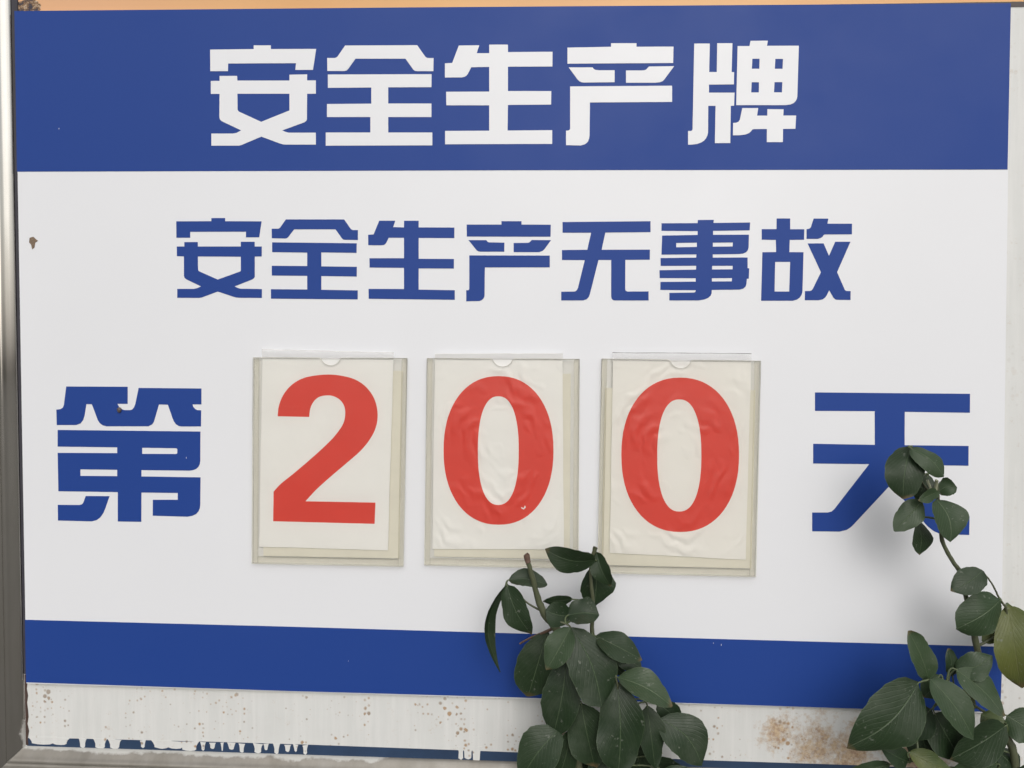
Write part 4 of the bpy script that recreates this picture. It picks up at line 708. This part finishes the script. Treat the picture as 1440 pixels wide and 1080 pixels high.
# ------------------------------------------------------------------ number pockets and cards
LINERS = [(.07, .97, .06, .965), (.06, .945, .07, .96), (.025, .975, .135, .965)]
WORDS = [('leftmost', '2', 'the leftmost pocket'), ('middle', '0', 'the middle pocket'), ('rightmost', '0', 'the rightmost pocket')]
RED = (.66, .062, .045)
def quad(c, u, v):
    return lerp2(lerp2(c[0], c[1], u), lerp2(c[3], c[2], u), v)
for k, (outer, card, film, nt, dig, hole) in enumerate(HOLDERS):
    word, numeral, where = WORDS[k]
    cx, cz = sum(p[0] for p in outer) / 4, outer[3][1]
    h = empty('card_pocket', (cx * .001, -.002, cz * .001), f'{word} of three yellowed clear plastic pockets, holding the red {numeral} card', 'card pocket', 'number card pockets on the sign')
    def rect(u0, v0, u1, v1):
        return [quad(outer, u0, v0), quad(outer, u1, v0), quad(outer, u1, v1), quad(outer, u0, v1)]
    link('back_sheet', prism_mesh('pocket_back', [(rect(0, 0, 1, 1), [])], -1.4, -.3), M_BACK, h)
    # front sheet with thumb notch
    a, b = outer[0], outer[1]
    arc = []
    for i in range(49):
        th = math.pi + math.pi * i / 48
        arc.append((nt[0] + nt[2] * math.cos(th), nt[1] + nt[2] * math.sin(th)))
    def topz(x):
        return a[1] + (b[1] - a[1]) * (x - a[0]) / (b[0] - a[0])
    arc = [p for p in arc if p[1] < topz(p[0]) - .3]
    e0 = (arc[0][0] - 1.6, topz(arc[0][0] - 1.6)); e1 = (arc[-1][0] + 1.6, topz(arc[-1][0] + 1.6))
    front = [a, e0] + arc + [e1, b, outer[2], outer[3]]
    link('front_sheet', prism_mesh('pocket_front', [(front, [])], -5.0, -4.0), M_FRONT, h)
    rim_pts = [a, e0] + arc + [e1, b]
    link('sheet_edge', tube_mesh('sheet_edge', [(x, -5.0, z, .33) for x, z in rim_pts], 6), M_RIM, h, smooth=True)
    link('sheet_edge', tube_mesh('sheet_edge', [(x, -4.9, z, .30) for x, z in (outer[0], lerp2(outer[0], outer[3], .5), outer[3])], 6), M_RIM, h, smooth=True)
    link('sheet_edge', tube_mesh('sheet_edge', [(x, -4.9, z, .30) for x, z in (outer[1], lerp2(outer[1], outer[2], .5), outer[2])], 6), M_RIM, h, smooth=True)
    link('sheet_edge', tube_mesh('sheet_edge', [(x, -4.9, z, .30) for x, z in (outer[3], lerp2(outer[3], outer[2], .5), outer[2])], 6), M_RIM, h, smooth=True)
    for (u0, v0, u1, v1) in ((.002, .001, .034, .999), (.966, .001, .998, .999), (.0355, .968, .9645, .999)):
        link('edge_strip', prism_mesh('edge_strip', [(rect(u0, v0, u1, v1), [])], -3.9, -1.5), M_SPACER, h)
    u0, u1, v0, v1 = LINERS[k]
    link('liner', prism_mesh('liner', [(rect(u0, v0, u1, v1), [])], -1.9, -1.6, True), M_LINER, h)
    # the card itself
    cc = ((card[0][0] + card[2][0]) / 2, (card[0][1] + card[2][1]) / 2)
    mp_ = paper_mat(f'card_paper_{numeral}{k}', (.80, .80, .79) if k < 2 else (.785, .775, .75), cc if k else None)
    mr_ = paper_mat(f'card_red_{numeral}{k}', RED, cc if k else None)
    ncard = empty('number_card', (cc[0] * .001, -.003, card[3][1] * .001), f'white card with red numeral {numeral} in {where}', 'number card', 'number cards in the pockets')
    edge = []
    for i in range(4):
        p, q = card[i], card[(i + 1) % 4]
        for j in range(8):
            r_ = lerp2(p, q, j / 8)
            edge.append((r_[0] + random.uniform(-.2, .2) * (j > 0), r_[1] + random.uniform(-.2, .2) * (j > 0)))
    link('paper', prism_mesh('paper', [(edge, [])], -3.0, -2.6, True), mp_, ncard)
    link('numeral', prism_mesh('numeral', [(dig, [hole] if hole else [])], -3.1, -2.9), mr_, ncard)
    if k == 1:
        link('tear', prism_mesh('tear', [(TEAR, [])], -3.2, -3.05), mp_, ncard)
    # clear sleeve standing proud of the pocket at the top
    fo = prism_mesh('film_edge', [(film, [])], -3.7, -3.45, True)
    for v in fo.vertices:      # top edge leans out a little
        if v.co.z > (film[2][1] + film[1][1]) / 2 * .001:
            v.co.y -= .0016 if k == 1 else .0006
    link('film_edge', fo, M_FILM[k], ncard)
    yy = -5.2 if k == 1 else -4.2
    link('film_rim', tube_mesh('film_rim', [(*[(film[0][0] + (film[1][0] - film[0][0]) * q)], yy, film[0][1] + (film[1][1] - film[0][1]) * q + random.uniform(-.25, .25), .22 + (.16 * random.random() if k == 2 else 0)) for q in [i / 14 for i in range(15)]], 6), M_RIMD if k == 2 else M_RIMW, ncard, smooth=True)

# ------------------------------------------------------------------ marks on the sign
me = prism_mesh('dirt_mark', [([(sum(q[0] for q in STAIN) / len(STAIN) + (x - sum(q[0] for q in STAIN) / len(STAIN)) * .72, sum(q[1] for q in STAIN) / len(STAIN) + (z - sum(q[1] for q in STAIN) / len(STAIN)) * .8) for x, z in STAIN], [])], -.5, .1)
o = link('dirt_mark', me, simple('brown_dirt', (.20, .145, .10), .9, .7, 500))
tag(o, 'small brown squashed insect mark near the left edge of the panel', 'dirt')
bm = bmesh.new()
bmesh.ops.create_uvsphere(bm, u_segments=12, v_segments=8, radius=.0032)
for v in bm.verts:
    v.co.y *= .6
    v.co.x *= .8 + 40 * (v.co.z)
    v.co += Vector((SNAIL[0] * .001, -.0012, SNAIL[1] * .001))
me = bpy.data.meshes.new('snail')
bm.to_mesh(me)
bm.free()
o = link('snail', me, simple('snail_shell', (.10, .075, .07), .5, .5, 500), smooth=True)
tag(o, 'tiny brown snail stuck on the large blue character left of the numeral 2', 'snail')

# ------------------------------------------------------------------ plants
def leaf_mesh(base, tip, width, ex):
    nt_, ns = 14, 8
    b0, t0 = Vector(base) * .001, Vector(tip) * .001
    ax = t0 - b0
    L = ax.length
    ax.normalize()
    n0 = Vector((0, -1, .30)).normalized()
    nr = (n0 - ax * n0.dot(ax)).normalized()
    roll = R(ex.get('roll', random.uniform(-14, 14)))
    nr = Quaternion(ax, roll) @ nr
    sd_ = ax.cross(nr)
    # keep the sideways direction pointing to the viewer's right
    fold = ex.get('fold', random.uniform(.05, .22))
    bend = ex.get('bend', random.uniform(.03, .09))
    side = ex.get('side', random.uniform(-.05, .05))
    W = width * .001 * .5 / max(.6, math.cos(roll)) * (1 + .18 * abs(fold))
    blunt = ex.get('blunt', 0)
    p1, p2 = random.uniform(0, 6), random.uniform(0, 6)
    cup = random.uniform(-.08, .16)
    tw = R(random.uniform(-22, 22))
    amp = random.uniform(.03, .075)
    verts, uvs, faces = [], [], []
    for i in range(nt_ + 1):
        t = i / nt_
        s0 = math.sin(math.pi * min(1, t ** ex.get('sh', .86 if not blunt else .98)))
        prof = max(0.0, s0) ** (.62 if not blunt else .45)
        if t > .86:
            prof *= (1 - .25 * (t - .86) / .14)
        w = max(W * prof, .0006)
        c = b0 + ax * (L * t) + nr * (bend * L * math.sin(math.pi * t)) + sd_ * (side * L * math.sin(math.pi * t))
        jl, jr = random.uniform(.955, 1.03), random.uniform(.955, 1.03)
        for j in range(ns + 1):
            s = -1 + 2 * j / ns
            rip = amp * W * math.sin((7 + p2 * .5) * t + p1 + (2 if s > 0 else 0)) * abs(s) ** 2
            off = fold * w * (abs(s) ** 1.25) - cup * w * s * s + rip * 2.2
            dx_, dn_ = s * w * (jr if s > 0 else jl) + rip * (1 if s > 0 else -1), off
            a_ = tw * (t - .5)
            dx_, dn_ = dx_ * math.cos(a_) - dn_ * math.sin(a_), dx_ * math.sin(a_) + dn_ * math.cos(a_)
            verts.append(c + sd_ * dx_ + nr * dn_)
            uvs.append(((s * .5 + .5), t))
    for i in range(nt_):
        for j in range(ns):
            a = i * (ns + 1) + j
            faces.append((a, a + ns + 1, a + ns + 2, a + 1))
    me = bpy.data.meshes.new('leaf')
    me.from_pydata([tuple(v) for v in verts], [], faces)
    me.update()
    # front of the leaf faces the viewer side
    if me.polygons[len(faces) // 2].normal.dot(nr) < 0:
        me.flip_normals()
    uv = me.uv_layers.new(name='UVMap')
    for lp in me.loops:
        uv.data[lp.index].uv = uvs[lp.vertex_index]
    return me

def plant(name, stems, leaves, label, brown, buds=()):
    fx, fy = stems[0][-1][0], stems[0][-1][1]
    root = empty(name, (fx * .001, fy * .001, 0), label, 'plant')
    allpts = []
    for i, s in enumerate(stems):
        pts = list(s)
        if i == 0 or (i == 1 and s[-1][2] < 960 and s[-1][3] > 2.5):
            e = s[-1]      # carry the main stems down to the soil
            pts += [(e[0] + 8, e[1] + 6, e[2] - 120, e[3] * 1.15), (e[0] + 20, e[1] + 20, e[2] * .45, e[3] * 1.5), (e[0] + 16, e[1] + 15, 0, e[3] * 1.9), (e[0] + 16, e[1] + 15, -40, e[3] * 1.9)]
        ps = smooth_path(pts)
        ps = [(p[0] + random.uniform(-.25, .25), p[1], p[2], p[3] * random.uniform(.93, 1.07)) for p in ps]
        allpts += ps
        m_ = M_BUD if i in buds else (M_STEMB if i in brown else M_STEM)
        o = link('stem' if i not in buds else 'bud', tube_mesh('stem', ps), m_, root, smooth=True)
    for (b, t, w, ex) in leaves:
        m_ = M_LEAFY if ex.get('tone') == 'y' else (M_LEAFP if ex.get('pale') else M_LEAF)
        lf = link('leaf', leaf_mesh(b, t, w, ex), m_, root, smooth=True)
        # leaf stalk back to the nearest twig
        B, T = Vector(b), Vector(t)
        best = min((q for q in allpts), key=lambda q: (Vector(q[:3]) - B).length + (0 if q[2] < B.z + 6 else 8))
        Q = Vector(best[:3])
        dist = (Q - B).length
        if 3 < dist < 75:
            d = (T - B).normalized()
            mid = B - d * min(dist * .5, 14) + Vector((0, 0, -2))
            st = []
            for i in range(7):
                u = i / 6
                v = B * (1 - u) ** 2 + mid * 2 * u * (1 - u) + Q * u ** 2
                st.append((v.x, v.y, v.z, .75 + .5 * u))
            st.insert(0, (*(B + d * 3), .5))
            link('stalk', tube_mesh('stalk', st, 6), M_STALK, lf, smooth=True)
    return root

pa = plant('rose_shrub', PLANT_A_STEMS, PLANT_A_LEAVES, 'dark green leafy shrub with a cut stub, rising below the middle number pocket', {2})
pb = plant('rose_shrub', PLANT_B_STEMS, PLANT_B_LEAVES, 'green leafy shrub with yellowing leaves at right, its tall shoot covering the last large character', set(), {5, 6})
# brown dry end of the cut stub
s0 = PLANT_A_STEMS[0]
ce = tube_mesh('cut_end', [(s0[0][0] - 1.2, s0[0][1], s0[0][2] + 1.5, s0[0][3] * 1.0), (s0[0][0], s0[0][1], s0[0][2], s0[0][3] * 1.22), (s0[0][0] + .6, s0[0][1], s0[0][2] - 3.5, s0[0][3] * 1.18), (s0[0][0] + 1.6, s0[0][1], s0[0][2] - 7, s0[0][3] * 1.02)])
link('cut_end', ce, M_STEMB, pa, smooth=True)
